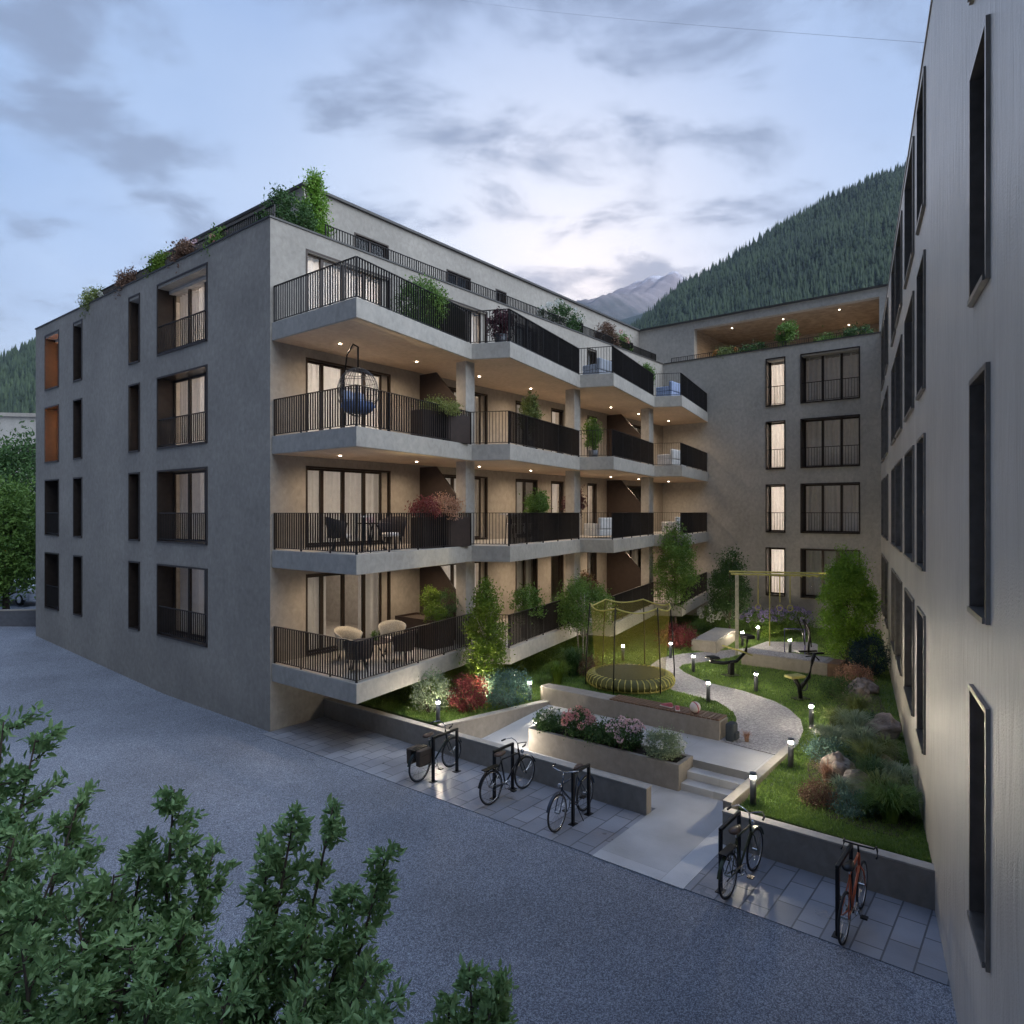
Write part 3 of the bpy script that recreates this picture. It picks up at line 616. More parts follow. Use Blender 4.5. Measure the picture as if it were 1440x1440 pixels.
mb = MB(); mb.box(.005, .3, -VE, .0, 13.0, TOP-.001); mb.build('parapet', M_wallB, B2); mb = MB(); mb.box(-.03, .34, -VE, -.04, TOP, TOP+.05); mb.build('coping', M_cope, B2)
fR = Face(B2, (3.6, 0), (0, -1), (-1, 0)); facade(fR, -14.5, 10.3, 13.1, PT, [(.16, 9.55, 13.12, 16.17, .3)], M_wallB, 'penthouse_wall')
mb = MB(); mb.box(3.5, 11.5, -10.4, 14.5, PT, PT+.09); mb.build('penthouse_roof', M_cope, B2)
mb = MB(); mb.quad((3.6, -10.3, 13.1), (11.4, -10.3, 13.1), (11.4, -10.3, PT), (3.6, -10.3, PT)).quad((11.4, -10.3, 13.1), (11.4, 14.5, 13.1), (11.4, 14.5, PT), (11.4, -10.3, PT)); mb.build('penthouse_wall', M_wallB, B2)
mb = MB(); mb.box(9.0, 9.1, -9.9, -.1, 13.11, 16.5).box(3.95, 9.0, -.15, -.05, 13.11, 16.5).box(3.95, 9.0, -9.7, -9.56, 13.11, 16.5); mb.build('loggia_wall', M_woodL, B2)
lc = MB().box(3.95, 9.0, -9.56, -.15, 16.2, 16.3).build('loggia_ceiling', M_woodL, B2)
MB().box(8.93, 8.99, -3.4, -.9, 13.12, 15.5).build('loggia_door', M_bronze, B2)
for x, y in ((4.8, -1.9), (4.8, -4.7), (4.8, -7.5), (8.2, -7.2)): clutter_lamp(lc, (x, y, 16.195), 60, (1, .8, .6))
railing(B2, (.37, -9.6), (.37, -.3), 13.12, .8, name='roof_railing')

# --- right building
TR = math.atan2(1, .5005); WR = Vector((math.cos(TR), math.sin(TR), 0)); B3o = Vector((1.18, 0, 0))
B3 = thing('apartment_building', 'tall pale plaster apartment wall at the right edge with slim framed windows', 'building', B3o, TR)
fW = Face(B3, (0, 0), (1, 0), (0, 1)); cw_ = 1/math.sin(TR); TOPR = 13.45
RW = [(a*cw_, b*cw_) for a, b in ((5.885, 6.76), (11.16, 12.4), (13.24, 15.4), (16.5, 18.7), (19.0, 20.8), (23.2, 25.2), (25.9, 28.4))]
RW = [(1.0, 2.2)]+RW
facade(fW, -8, 33.6, -.3, TOPR, [(a, b, z+.02, z+2.3, .22) for a, b in RW for z in FL], M_wallR)
for z in FL:
    for a, b in RW: window(fW, a, b, z+.02, z+2.3, .22, 1 if b-a < 1.6 else 2, False, 'none', .035, M_bronzeR)
mb = MB()
for z in FL+[13.0]: mb.box(-8, 33, -12, -.5, z-.28, z-.02)
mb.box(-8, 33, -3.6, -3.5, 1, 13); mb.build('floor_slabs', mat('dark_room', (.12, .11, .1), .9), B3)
mb = MB(); mb.quad((-8, -.002, -.3), (-8, -12, -.3), (-8, -12, TOPR), (-8, -.002, TOPR)).quad((33.6, -.002, -.3), (33.6, -12, -.3), (33.6, -12, TOPR), (33.6, -.002, TOPR)).quad((-8, -12, -.3), (33.6, -12, -.3), (33.6, -12, TOPR), (-8, -12, TOPR)); mb.build('side_wall', M_wallR, B3)
mb = MB(); mb.box(-8, 33.6, -12, -.3, 13.2, 13.3); mb.build('roof', M_floor, B3); mb = MB(); mb.box(-8, 33.7, -.32, .02, TOPR, TOPR+.05); mb.build('coping', M_bronzeR, B3)

# ------------------------------------------------------------ bollard lamps
def bollard(label, loc, h=.6):
    t = thing('bollard_lamp', label, 'bollard lamp', loc, 0, 'bollard lamps of the courtyard garden')
    MB().lathe([(.055, -.05), (.055, h-.10)], n=14).build('post', M_grey, t, True)
    MB().lathe([(.045, h-.10), (.045, h-.045)], n=14).build('lamp_glass', M_lampw, t, True)
    MB().lathe([(.06, h-.045), (.06, h)], n=14).build('cap', M_grey, t)
    return t
BL = [(616, 1017, 'bollard lamp in front of the pale shrub beside the retaining wall'), (745, 986, 'bollard lamp between the teal shrub and the long bench'), (876, 929, 'bollard lamp seen through the trampoline net on the far lawn'),
      (943, 925, 'bollard lamp behind the right edge of the trampoline'), (975, 945, 'bollard lamp at the tip of the lawn inside the path bend'), (996, 987, 'bollard lamp on the grass tongue above the bench with the pink ball'),
      (1063, 973, 'bollard lamp on the lawn between the two exercise machines'), (1141, 1023, 'bollard lamp where the gravel path bends outward beside the rock garden'), (1112, 1079, 'bollard lamp second from the front on the right lawn edge'),
      (1059, 1133, 'nearest bollard lamp at the lawn corner above the garden steps'), (1044, 908, 'bollard lamp right behind the rowing machine'), (1066, 900, 'bollard lamp under the climbing frame bars'), (1111, 920, 'bollard lamp behind the pebble filled bench')]
for x, y, lb in BL: bollard(lb, G(x, y, .5))
light('POINT', W(2.75, -6.05, .35), 14, (1, .9, .75), None, .05, name='step_light')

# ------------------------------------------------------------ bicycles and racks
def rack(label, u0, u1, v):
    t = thing('bike_rack', label, 'bike rack', W(u0, v, .01), TH, 'black hoop bicycle racks'); l = u1-u0
    pts = [(0, 0, 0), (0, 0, .88), (.02, 0, .93), (.07, 0, .95), (l-.07, 0, .95), (l-.02, 0, .93), (l, 0, .88), (l, 0, 0)]
    MB().box(-.03, .03, -.025, .025, 0, .92).box(l-.03, l+.03, -.025, .025, 0, .92).box(-.03, l+.03, -.025, .025, .921, .97).build('hoop', M_black, t, bevel=.006)
    for x in (0, l): MB().box(x-.08, x+.08, -.06, .06, 0, .012).build('foot_plate', M_black, t)
for lb, a, b, v in (('black hoop rack holding the bicycle with brown panniers', .3, 1.04, -5.75), ('black hoop rack in the middle of the three left bicycles', .47, 1.06, -7.32), ('black hoop rack of the light bicycle near the end of the long wall', .5, 1.04, -9.2),
                    ('black hoop rack beside the paved walkway under the lawn corner', .03, .8, -12.2), ('black hoop rack beside the orange racing bicycle', -.04, .75, -13.87)): rack(lb, a, b, v)
def wheel(parent, x, r=.335):
    w_ = MB().torus((x, 0, r), (0, 1, 0), r-.018, .018, 36, 6).build('wheel', M_rubber, parent, True)
    MB().torus((x, 0, r), (0, 1, 0), r-.04, .011, 36, 5).build('rim', M_steel, w_, True)
    mb = MB()
    for i in range(18):
        a = i*math.pi/9; mb.tube([(x+.02*math.cos(a+.6), .02*(1 if i % 2 else -1), r+.02*math.sin(a+.6)), (x+(r-.045)*math.cos(a), 0, r+(r-.045)*math.sin(a))], .0018, 3)
    mb.tube([(x, -.05, r), (x, .05, r)], .018, 8); mb.build('spokes', M_steel, w_); return w_
def bike(label, u0, v, front_far, mframe, drop=False, panniers=False, guards=True, lean=0, basket=False, turn=0):
    p = W(u0, v, .012) if front_far else W(u0+1.05, v, .012)
    t = thing('bicycle', label, 'bicycle', p, TH if front_far else TH+math.pi, 'bicycles parked at the racks'); t.rotation_euler.x = lean; t.rotation_euler.z += turn
    mb = MB(); r = .335; bb = (.43, 0, .28); sc = (.3, 0, .80); ht = (.84, 0, .88); hb = (.88, 0, .70)
    for a, b, q in ((bb, sc, .016), (sc, ht if drop else (.86, 0, .80), .016), (bb, hb, .018), (ht, hb, .021), (bb, (0, .05, r), .01), (bb, (0, -.05, r), .01), ((.31, 0, .78), (0, .05, r), .008), ((.31, 0, .78), (0, -.05, r), .008)): mb.tube([a, b], q, 8)
    for s in (1, -1): mb.tube([hb, (.92, s*.05, .6), (1.05, s*.05, r)], .011, 6)
    mb.build('frame', mframe, t, True); wheel(t, 0); wheel(t, 1.05)
    mb = MB(); mb.tube([sc, (.275, 0, .9)], .013, 8).build('seat_post', M_steel, t)
    mb = MB(); mb.lathe([(.01, 0), (.085, .01), (.09, .035), (.06, .06), (.01, .065)], (0, 0, 0), 14); mb.v = [(.22+x*1.15+(.12 if x > .03 else 0), y*(.9 if x < .03 else .45), .9+z) for x, y, z in mb.v]
    mb.build('saddle', mat('brown_leather', (.09, .05, .03), .5) if not drop else M_black, t, True)
    mb = MB(); mb.tube([ht, (.82, 0, 1.0)], .014, 8); 
    if drop:
        for s in (1, -1): mb.tube([(.82, 0, 1.0), (.83, s*.2, 1.0), (.95, s*.21, .99), (.97, s*.22, .92), (.9, s*.23, .87), (.84, s*.23, .87)], .013, 6)
    else:
        for s in (1, -1): mb.tube([(.82, 0, 1.0), (.86, s*.1, 1.03), (.86, s*.2, 1.06), (.74, s*.27, 1.05), (.66, s*.28, 1.04)], .011, 6)
    mb.build('handlebar', M_steel if not drop else M_black, t, True)
    if not drop:
        mb = MB()
        for s in (1, -1): mb.tube([(.74, s*.27, 1.05), (.64, s*.283, 1.037)], .017, 8)
        mb.build('grips', M_rubber, t)
        mb = MB(); mb.lathe([(.02, 0), (.045, .03), (.04, .05)], (0, 0, 0), 12); mb.v = [(.93+z, y, .8+x) for x, y, z in mb.v]; mb.build('headlight', M_steel, t, True)
    mb = MB(); mb.torus((.43, -.06, .28), (0, 1, 0), .085, .008, 20, 5).tube([(.43, -.08, .28), (.52, -.09, .15)], .009, 5).tube([(.43, .08, .28), (.34, .09, .41)], .009, 5).tube([(.43, -.08, .28), (.43, .08, .28)], .014, 6)
    mb.tube([(.43, -.06, .365), (0, -.06, .37)], .004, 4).tube([(.43, -.06, .195), (0, -.06, .3)], .004, 4); mb.build('crankset', M_steel, t)
    for y, q in ((-.14, (.52, .15)), (.14, (.34, .41))): MB().box(q[0]-.045, q[0]+.045, y-.045, y+.045, q[1]-.01, q[1]+.01).build('pedal', M_black, t)
    if guards:
        for x in (0, 1.05):
            mb = MB(); a0 = 20 if x else 40
            for i in range(10):
                q = R(a0+i*14); c = (x+(r+.03)*math.cos(q), r+(r+.03)*math.sin(q)); mb.v += [(c[0], -.025, c[1]), (c[0], .025, c[1])]
            for i in range(9): mb.f.append((i*2, i*2+1, i*2+3, i*2+2))
            mb.build('mudguard', mframe, t, True)
    if panniers or basket:
        MB().box(-.22, .2, -.06, .06, .72, .735).tube([(-.15, .06, .73), (0, .06, r)], .006, 4).tube([(-.15, -.06, .73), (0, -.06, r)], .006, 4).build('carrier', M_black, t)
    if panniers:
        for s in (1, -1): MB().box(-.2, .17, s*.07 if s > 0 else -.2, .2 if s > 0 else -.07, .4, .72).box(-.205, .175, s*.065 if s > 0 else -.205, .205 if s > 0 else -.065, .6, .735).build('pannier_bag', mat('brown_canvas', (.07, .05, .035), .8), t, bevel=.025)
    mb = MB(); mb.tube([(.4, .03, .26), (.42, .2, .0)], .008, 5).build('kickstand', M_black, t)
    return t
bike('dark bicycle with two brown pannier bags over its rear wheel', .12, -5.52, True, mat('dark_green_paint', (.02, .03, .025), .35, .3), panniers=True, turn=R(3))
bike('black bicycle with chrome handlebar and brown saddle at the middle rack', .2, -7.46, True, M_black, basket=True, turn=R(-2))
bike('dark city bicycle with its handlebar towards the gravel yard', .08, -9.06, False, mat('slate_paint', (.05, .06, .08), .35, .4), turn=R(4))
bike('dark olive bicycle beside the paved walkway below the lawn corner', -.08, -12.36, True, mat('olive_paint', (.05, .06, .03), .35, .3), turn=R(-2), basket=True)
bike('orange racing bicycle with black drop handlebar near the right wall', -.15, -13.98, True, mat('orange_paint', (.45, .10, .04), .35, .1), drop=True, guards=False)

# ------------------------------------------------------------ trampoline
t = thing('trampoline', 'round trampoline with yellow skirt and yellow safety net', 'trampoline', P(886, 21.0, .5)); r0 = 1.33
MB().lathe([(1.06, .36), (1.02, .375), (0, .375)], n=40, cap=False).build('jumping_mat', mat('mat', (.05, .05, .025), .7), t)
mb = MB(); n_ = 96
prof = [(1.05, .375), (1.15, .38), (1.27, .33), (1.33, .2), (1.3, .1), (1.2, .05)]
for i in range(n_):
    a = 2*math.pi*i/n_; k = 1-.018*(math.sin(a*44)*.5+.5)
    for r_, z_ in prof: mb.v.append((r_*k*math.cos(a), r_*k*math.sin(a), z_))
for i in range(n_):
    for j in range(5): mb.f.append((i*6+j, ((i+1) % n_)*6+j, ((i+1) % n_)*6+j+1, i*6+j+1))
mb.build('skirt', mat('skirt_fabric', (.10, .10, .03), .7), t, True)
mb = MB()
for i in range(44):
    a = 2*math.pi*i/44; mb.tube([(r_*1.015*math.cos(a), r_*1.015*math.sin(a), z_) for r_, z_ in prof], .017, 4)
mb.torus((0, 0, .05), (0, 0, 1), 1.22, .025, 60, 6); mb.build('skirt_straps', M_yellow, t)
mb = MB(); n_ = 72
for i in range(n_):
    a = 2*math.pi*i/n_; sag = .12*abs(math.sin(a*3))
    for q in range(5):
        f = q/4; rr = 1.06+.14*f; mb.v.append((rr*math.cos(a), rr*math.sin(a), .38+(2.1-sag)*f))
for i in range(n_):
    for q in range(4): mb.f.append((i*5+q, ((i+1) % n_)*5+q, ((i+1) % n_)*5+q+1, i*5+q+1))
mb.build('safety_net', M_net, t, True)
mb = MB(); mb.tube([(1.205*math.cos(2*math.pi*i/72), 1.205*math.sin(2*math.pi*i/72), .38+2.1-.12*abs(math.sin(2*math.pi*i/72*3))) for i in range(72)], .022, 5, closed=True); mb.build('net_rim', M_yellow, t, True)
for i in range(6):
    a = i*math.pi/3; c, s = math.cos(a), math.sin(a); MB().tube([(1.36*c, 1.36*s, 0), (1.36*c, 1.36*s, .5), (1.3*c, 1.3*s, 1.6), (1.23*c, 1.23*s, 2.5)], .02, 7).build('net_pole', M_black, t, True)
mb = MB()
for i in range(6):
    a = i*math.pi/3+.5; mb.tube([(1.1*math.cos(a), 1.1*math.sin(a), 0), (1.1*math.cos(a), 1.1*math.sin(a), .3)], .025, 6)
mb.build('legs', M_black, t)

# ------------------------------------------------------------ climbing frame
o = G(1036, 921, .5); t = thing('climbing_frame', 'yellow climbing frame with monkey bars, rings and hanging ropes', 'climbing frame', o, R(-14)); hh = 3.0; LN = 4.1
for x, y in ((0, 0), (LN, 0), (.1, 1.1), (LN, 1.1)): MB().box(x-.055, x+.055, y-.055, y+.055, 0, hh-.05).build('post', mat('pale_timber', (.5, .46, .36), .7, scale=12, var=.2), t, bevel=.01)
for y in (0, 1.1): MB().tube([(-.2, y, hh), (LN+.2, y, hh)], .035, 8).build('beam', M_yellow, t)
for i in range(9): MB().tube([(2+i*.26, 0, hh-.06), (2+i*.26, 1.1, hh-.06)], .018, 6).build('rung', M_yellow, t)
for x, l in ((.75, 1.1), (1.15, 2.6), (1.5, 1.0), (1.85, 1.05)):
    MB().tube([(x, 0, hh), (x, .0, hh-l)], .02, 6).build('rope', M_yellow, t)
for x in (.75, 1.5, 1.85): MB().torus((x, 0, hh-1.2), (0, 1, 0), .1, .015, 18, 6).build('ring', M_yellow, t, True)
mb = MB()
for i in range(9): mb.tube([(.02, 0, .35+i*.28), (.1, 1.1, .35+i*.28)], .02, 6)
mb.build('ladder', M_yellow, t)
mb = MB(); mb.tube([(1.7, .3, 0), (1.7, .3, 1.0), (2.4, .3, 1.0), (2.4, .3, 0)], .025, 6); mb.build('low_bar', mat('violet_metal', (.12, .1, .3), .5), t)
light('POINT', (3.4, .6, 2.7), 4, (1, .9, .6), t, .04)

# exercise machines
t = thing('exercise_machine', 'black rowing machine with yellow handle on the lawn left of the path', 'exercise machine', G(1028, 950, .5), R(15))
MB().box(-.25, .25, -.2, .2, -.02, .03).box(-.08, .08, -.08, .08, .03, .45).build('pedestal', M_black, t, bevel=.02)
MB().tube([(-.75, 0, .5), (-.3, 0, .42), (.2, 0, .45), (.55, 0, .75), (.62, 0, 1.2)], .055, 8).build('main_frame', M_black, t, True)
MB().box(-.85, -.5, -.18, .18, .58, .66).build('seat', M_black, t, bevel=.03); MB().tube([(-.7, 0, .5), (-.7, 0, .6)], .05).build('seat_support', M_black, t)
MB().tube([(-.2, -.18, .95), (.3, -.1, .8), (.75, -.05, .62)], .028, 6).build('handle', M_yellow, t, True); MB().tube([(-.2, .18, .95), (.3, .1, .8), (.75, .05, .62)], .028, 6).build('handle', M_yellow, t, True)
MB().box(.45, .75, -.22, .22, 1.18, 1.3).build('console', M_black, t, bevel=.03)
t = thing('exercise_machine', 'black exercise bike with flat yellow seat on the right lawn', 'exercise machine', G(1126, 983, .5), R(20))
MB().box(-.22, .22, -.16, .16, -.02, .03).build('pedestal', M_black, t); MB().tube([(0, 0, 0), (-.05, 0, .35), (-.22, 0, .62)], .06, 8).tube([(0, 0, .3), (.3, 0, .6), (.42, 0, 1.05), (.5, 0, 1.25)], .05, 8).build('main_frame', M_black, t, True)
MB().box(-.45, .05, -.16, .16, .62, .70).build('seat', M_yellow, t, bevel=.03); MB().tube([(.42, -.25, 1.12), (.5, 0, 1.2), (.42, .25, 1.12)], .022, 6).build('handlebar', M_black, t, True)
MB().torus((.12, 0, .35), (0, 1, 0), .12, .02, 18, 6).build('crank', M_grey, t, True)
t = thing('exercise_machine', 'slim black cross trainer behind the pebble filled bench', 'exercise machine', G(1140, 928, .5), R(10))
MB().box(-.4, .4, -.2, .2, -.02, .04).build('pedestal', M_black, t); MB().tube([(-.1, 0, 0), (-.05, 0, .9), (-.3, 0, 1.45)], .04, 7).build('main_frame', M_black, t, True)
for s in (1, -1): MB().tube([(-.1, s*.2, .5), (-.2, s*.22, 1.1), (-.38, s*.22, 1.5)], .022, 6).build('lever', M_black, t, True); MB().box(-.3, .35, s*.2-.06, s*.2+.06, .25, .3).build('foot_board', M_black, t)

# things on the long bench
def ball(label, c, r, m1, m2):
    t = thing('ball', label, 'ball', c); mb = MB(); mb.lathe([(r*math.sin(math.pi*i/12)+1e-4, r-r*math.cos(math.pi*i/12)) for i in range(13)], n=20); mb.build('shell', m1, t, True)
    MB().torus((0, 0, r), (1, .4, .3), r*.97, r*.13, 24, 8).build('stripe', m2, t, True); return t
ball('pink and white striped ball on the slatted bench', W(5.52, -9.4, .967), .13, mat('ball_white', (.7, .62, .6), .4), mat('ball_pink', (.6, .15, .2), .4))
for i, (x, y, lb) in enumerate(((5.5, -8.95, 'pink trainer beside the striped ball on the bench'), (5.55, -8.65, 'pink trainer farther from the striped ball on the bench'))):
    t = thing('shoe', lb, 'shoe', W(x, y, .967), TH+.5+i); mb = MB()
    for q, (xx, w_, h0) in enumerate(((-.15, .03, .1), (-.1, .05, .12), (0, .05, .09), (.1, .055, .06), (.17, .03, .03))): mb.v += [(xx, -w_, .02), (xx, w_, .02), (xx, w_*.7, h0), (xx, -w_*.7, h0)]
    for q in range(4):
        for j in range(4): mb.f.append((q*4+j, q*4+(j+1) % 4, q*4+4+(j+1) % 4, q*4+4+j))
    mb.f += [(3, 2, 1, 0), (16, 17, 18, 19)]; mb.build('upper', mat('ball_pink', (.6, .15, .2)), t, bevel=.01); MB().box(-.16, .18, -.055, .055, 0, .022).build('sole', M_white, t, bevel=.01)
t = thing('backpack', 'dark backpack leaning on the end of the long bench', 'backpack', W(5.5, -10.3, .485), TH)
MB().box(-.16, .16, -.1, .1, 0, .42).build('bag_body', mat('navy_canvas', (.03, .04, .05), .8), t, bevel=.05); MB().box(-.12, .12, -.15, -.09, .05, .22).build('front_pocket', mat('navy_canvas', (.03, .04, .05)), t, bevel=.02)
tuft('ornamental_plant', 'small orange leaved plant beside the backpack at the bench end', 'plant', W(5.6, -10.62, .485), .2, .28, L_coral, 70, .010)

# ------------------------------------------------------------ garden planting
tree('young_tree', 'slim lime green tree lit from below between the shrubs and the first balcony', 'tree', G(682, 984, .5), 3.4, .68, L_lime, .065, 130, 55, .05, .2, 1, .7, .12, M_barkP)
light('SPOT', tuple(G(679, 992, .55)), 330, (1, .85, .5), None, .05, 70, .8, name='upward_spot', rot=(R(180), 0, 0))
tree('young_tree', 'green multi stemmed tree just left of the trampoline', 'tree', G(820, 938, .5), 3.0, 1.05, L_mid, .07, 120, 55, .05, .42, 3, .3, .13, M_barkP)
tree('young_tree', 'tall airy tree behind the trampoline in front of the last balcony', 'tree', G(949, 893, .5), 4.9, 1.2, L_mid, .085, 150, 55, .06, .22, 1, .8, .15)
tree('young_tree', 'dark bushy tree left of the climbing frame by the rear wall', 'tree', G(1026, 893, .5), 3.6, .95, L_dark, .085, 120, 55, .06, .15, 2, .5, .15)
tree('young_tree', 'dense bright green conical tree near the rear right corner', 'tree', G(1192, 938, .5), 4.2, 1.08, leafm('leaf_bright', (.10, .24, .02), (.25, .42, .06)), .07, 260, 75, .07, .06, 1, .75, .13)
shrub('shrub', 'pale silvery shrub lit by a bollard lamp at the front of the bed', 'shrub', G(607, 1002, .5), .52, 1.05, L_silver, .06, 90, 34, .08)
shrub('shrub', 'deep red shrub between the pale shrub and the lime tree', 'shrub', G(657, 1000, .5), .52, .95, L_red, .055, 100, 40, .07)
shrub('shrub', 'broad teal shrub right of the lime tree', 'shrub', G(712, 992, .5), .68, .95, L_teal, .06, 120, 40, .09)
tuft('tufted_plant', 'bright yellow green grass clump at the left end of the long bench', 'plant', G(784, 962, .5), .6, .75, L_lime, 420, .012)
tuft('tufted_plant', 'dark grass clump behind the yellow green one left of the trampoline', 'plant', G(806, 950, .5), .7, 1.0, L_dark, 420, .014)
shrub('shrub', 'brownish twiggy shrub touching the left side of the trampoline', 'shrub', G(826, 950, .5), .4, .65, L_brown, .06, 50, 26, .08)
shrub('shrub', 'round red shrub behind the trampoline near the smooth bench block', 'shrub', G(950, 912, .5), .72, .95, L_red, .07, 110, 40, .09)
shrub('shrub', 'white flowering shrub under the dark tree by the rear wall', 'shrub', G(1004, 889, .5), .8, 1.1, L_mid, .08, 70, 30, .1, flower=F_white, fn=26, fs=.09)
for i, (x, lb) in enumerate(((1068, 'left'), (1094, 'middle'), (1120, 'right'))):
    shrub('flower_bush', f'purple flowering bush along the rear wall, {lb} of the three', 'shrub', G(x, 889, .5), .75, 1.0, L_mid, .08, 60, 30, .1, flower=F_purple, fn=34, fs=.08, group='purple bushes along the rear wall')
shrub('shrub', 'yellow green ground hugging shrub in front of the purple bushes', 'shrub', G(1090, 893, .5), 1.3, .4, L_lime, .07, 80, 30, .1, ry=.4)
shrub('shrub', 'dark blue green ball shrub beside the right wall', 'shrub', G(1222, 950, .5), .62, 1.25, L_navy, .06, 130, 45, .08)
shrub('shrub', 'coral leaved shrub above the first boulders', 'shrub', G(1200, 968, .5), .52, .7, L_coral, .05, 90, 34, .06)
shrub('shrub', 'low dark green shrub at the lawn edge left of the coral shrub', 'shrub', G(1180, 982, .5), .5, .55, L_dark, .05, 80, 34, .07)
def boulder(label, loc, sx, sy, sz, seed, rz=0):
    t = thing('boulder', label, 'boulder', loc, rz, 'boulders of the rock garden'); import bmesh; from mathutils import noise
    bm = bmesh.new(); bmesh.ops.create_icosphere(bm, subdivisions=4, radius=1)
    for v_ in bm.verts:
        n1 = noise.noise(v_.co*1.1+Vector((seed*7, 0, 0))); n2 = noise.noise(v_.co*3+Vector((0, seed*5, 0))); v_.co *= 1+.38*n1+.14*n2
        v_.co = Vector((round(v_.co.x*2.6)/2.6*.35+v_.co.x*.65, v_.co.y, v_.co.z)); v_.co = Vector((v_.co.x*sx, v_.co.y*sy, v_.co.z*sz+sz*.45))
    me = bpy.data.meshes.new('stone'); bm.to_mesh(me); bm.free(); me.materials.append(mat('boulder_stone', (.17, .14, .12), .85, col2=(.42, .35, .30), scale=3, bump=1, bscale=9)); o = bpy.data.objects.new('stone', me); COL.objects.link(o); o.parent = t
for lb, x, y, sx, sy, sz, s in (('pale boulder under the coral shrub', 1205, 985, .42, .34, .4, 1), ('rounded boulder between the coral shrub and the grass tufts', 1218, 975, .35, .3, .3, 2), ('brown boulder beside the lawn strip at the right wall', 1238, 1038, .4, .32, .36, 3),
                                ('large tan boulder behind the orange plant', 1180, 1095, .36, .3, .34, 4), ('grey boulder in the centre of the grasses', 1208, 1118, .36, .28, .3, 5), ('small dark boulder at the right of the tall grasses', 1243, 1090, .3, .25, .26, 6)):
    boulder(lb, G(x, y, .47), sx, sy, sz, s, s*1.1)
for lb, x, y, r, h, m_, n_ in (('grass tuft just below the coral shrub boulders', 1205, 1010, .55, .6, L_olive, 380), ('spiky pale grass tuft left of the brown boulder', 1200, 1040, .55, .65, L_silver, 380), ('wide grass tuft in the middle of the rock garden', 1222, 1085, .55, .6, L_olive, 420),
                               ('pale feathery grass tuft on the lawn side of the rock garden', 1170, 1050, .5, .45, L_silver, 380), ('dark arching grass tuft above the grey boulder', 1228, 1112, .5, .62, L_dark, 420), ('largest dark grass tuft at the front right of the rock garden', 1252, 1155, .55, .62, L_mid, 520),
                               ('small dark grass tuft at the front of the rock garden', 1222, 1150, .35, .4, L_dark, 300)):
    tuft('tufted_plant', lb, 'plant', G(x, y, .5), r*1.12, h*1.1, m_, int(n_*1.3), .011, 'leafy tufts of the rock garden')
shrub('shrub', 'glossy dark green shrub on the lawn side of the rock garden', 'shrub', G(1165, 1072, .5), .46, .45, L_teal, .045, 90, 36, .06)
shrub('shrub', 'brown heathery shrub at the front left of the rock garden', 'shrub', G(1150, 1132, .5), .34, .36, L_brown, .035, 90, 36, .05)
tuft('ornamental_plant', 'spiky orange plant in front of the tan boulder', 'plant', G(1163, 1100, .5), .38, .45, L_coral, 150, .008)
shrub('shrub', 'grey green shrub between the grey boulder and the largest grass tuft', 'shrub', G(1200, 1145, .5), .38, .36, L_teal, .04, 80, 34, .05)
light('SPOT', tuple(G(1180, 950, .55)), 260, (1, .9, .55), None, .05, 80, .8, name='upward_spot', rot=(R(180), 0, 0))  # added upward spot to brighten the conical tree; no fitting stands here
struct(MB().prism([tuple(G(x, y, .5).xy) for x, y in [(1140, 1110), (1135, 1080), (1150, 1040), (1175, 1000), (1185, 960), (1215, 955), (1240, 985), (1262, 1050), (1280, 1110), (1288, 1160), (1262, 1178), (1215, 1166), (1165, 1150)]], .48, .512).build('planting_bed', M_soil))
k_ = 0
for x, y, r, h, m_, n_ in ((1178, 1030, .5, .6, L_olive, 300), (1212, 1058, .5, .55, L_silver, 300), (1190, 1075, .4, .4, L_dark, 260), (1245, 1070, .45, .5, L_olive, 300), (1262, 1120, .45, .6, L_silver, 320), (1236, 1140, .5, .65, L_olive, 360), (1275, 1150, .4, .5, L_dark, 260), (1182, 1120, .3, .35, L_silver, 220), (1225, 1030, .4, .5, L_dark, 260)):
    lb = ('olive grass tuft left of the brown boulder', 'pale grass tuft between the brown boulder and the tan boulder', 'low dark grass tuft just behind the tan boulder', 'olive grass tuft beside the lawn strip at the right wall', 'pale plumed grass tuft above the largest grass tuft near the wall', 'tall olive grass tuft beside the largest grass tuft', 'dark grass tuft in the front right corner of the bed by the wall', 'small pale grass tuft in front of the grey boulder', 'dark grass tuft touching the brown boulder')[k_]; k_ += 1
    tuft('tufted_plant', lb, 'plant', G(x, y, .5), r*1.12, h*1.1, m_, int(n_*1.3), .011, 'leafy tufts of the rock garden')
# planter flowers
for i, (v_, m_, fl, fn, rr, hh_, lb) in enumerate(((-6.6, L_dark, F_white, 6, .36, .45, 'dark leafy plant at the left end of the flower planter'), (-7.35, L_dark, F_coral, 20, .4, .62, 'coral red hydrangea in the flower planter'), (-8.05, L_dark, F_coral, 3, .36, .42, 'dark green plant between the coral and the pink hydrangea'),
                              (-8.65, L_dark, F_pink, 22, .42, .62, 'pale pink hydrangea in the flower planter'), (-9.55, L_silver, F_white, 6, .42, .55, 'silvery green shrub at the right end of the flower planter'))):
    shrub('planter_plant', lb, 'plant', W(3.45, v_, .48), rr, hh_, m_, .055, 90, 36, .07, flower=fl, fn=fn, fs=.075)

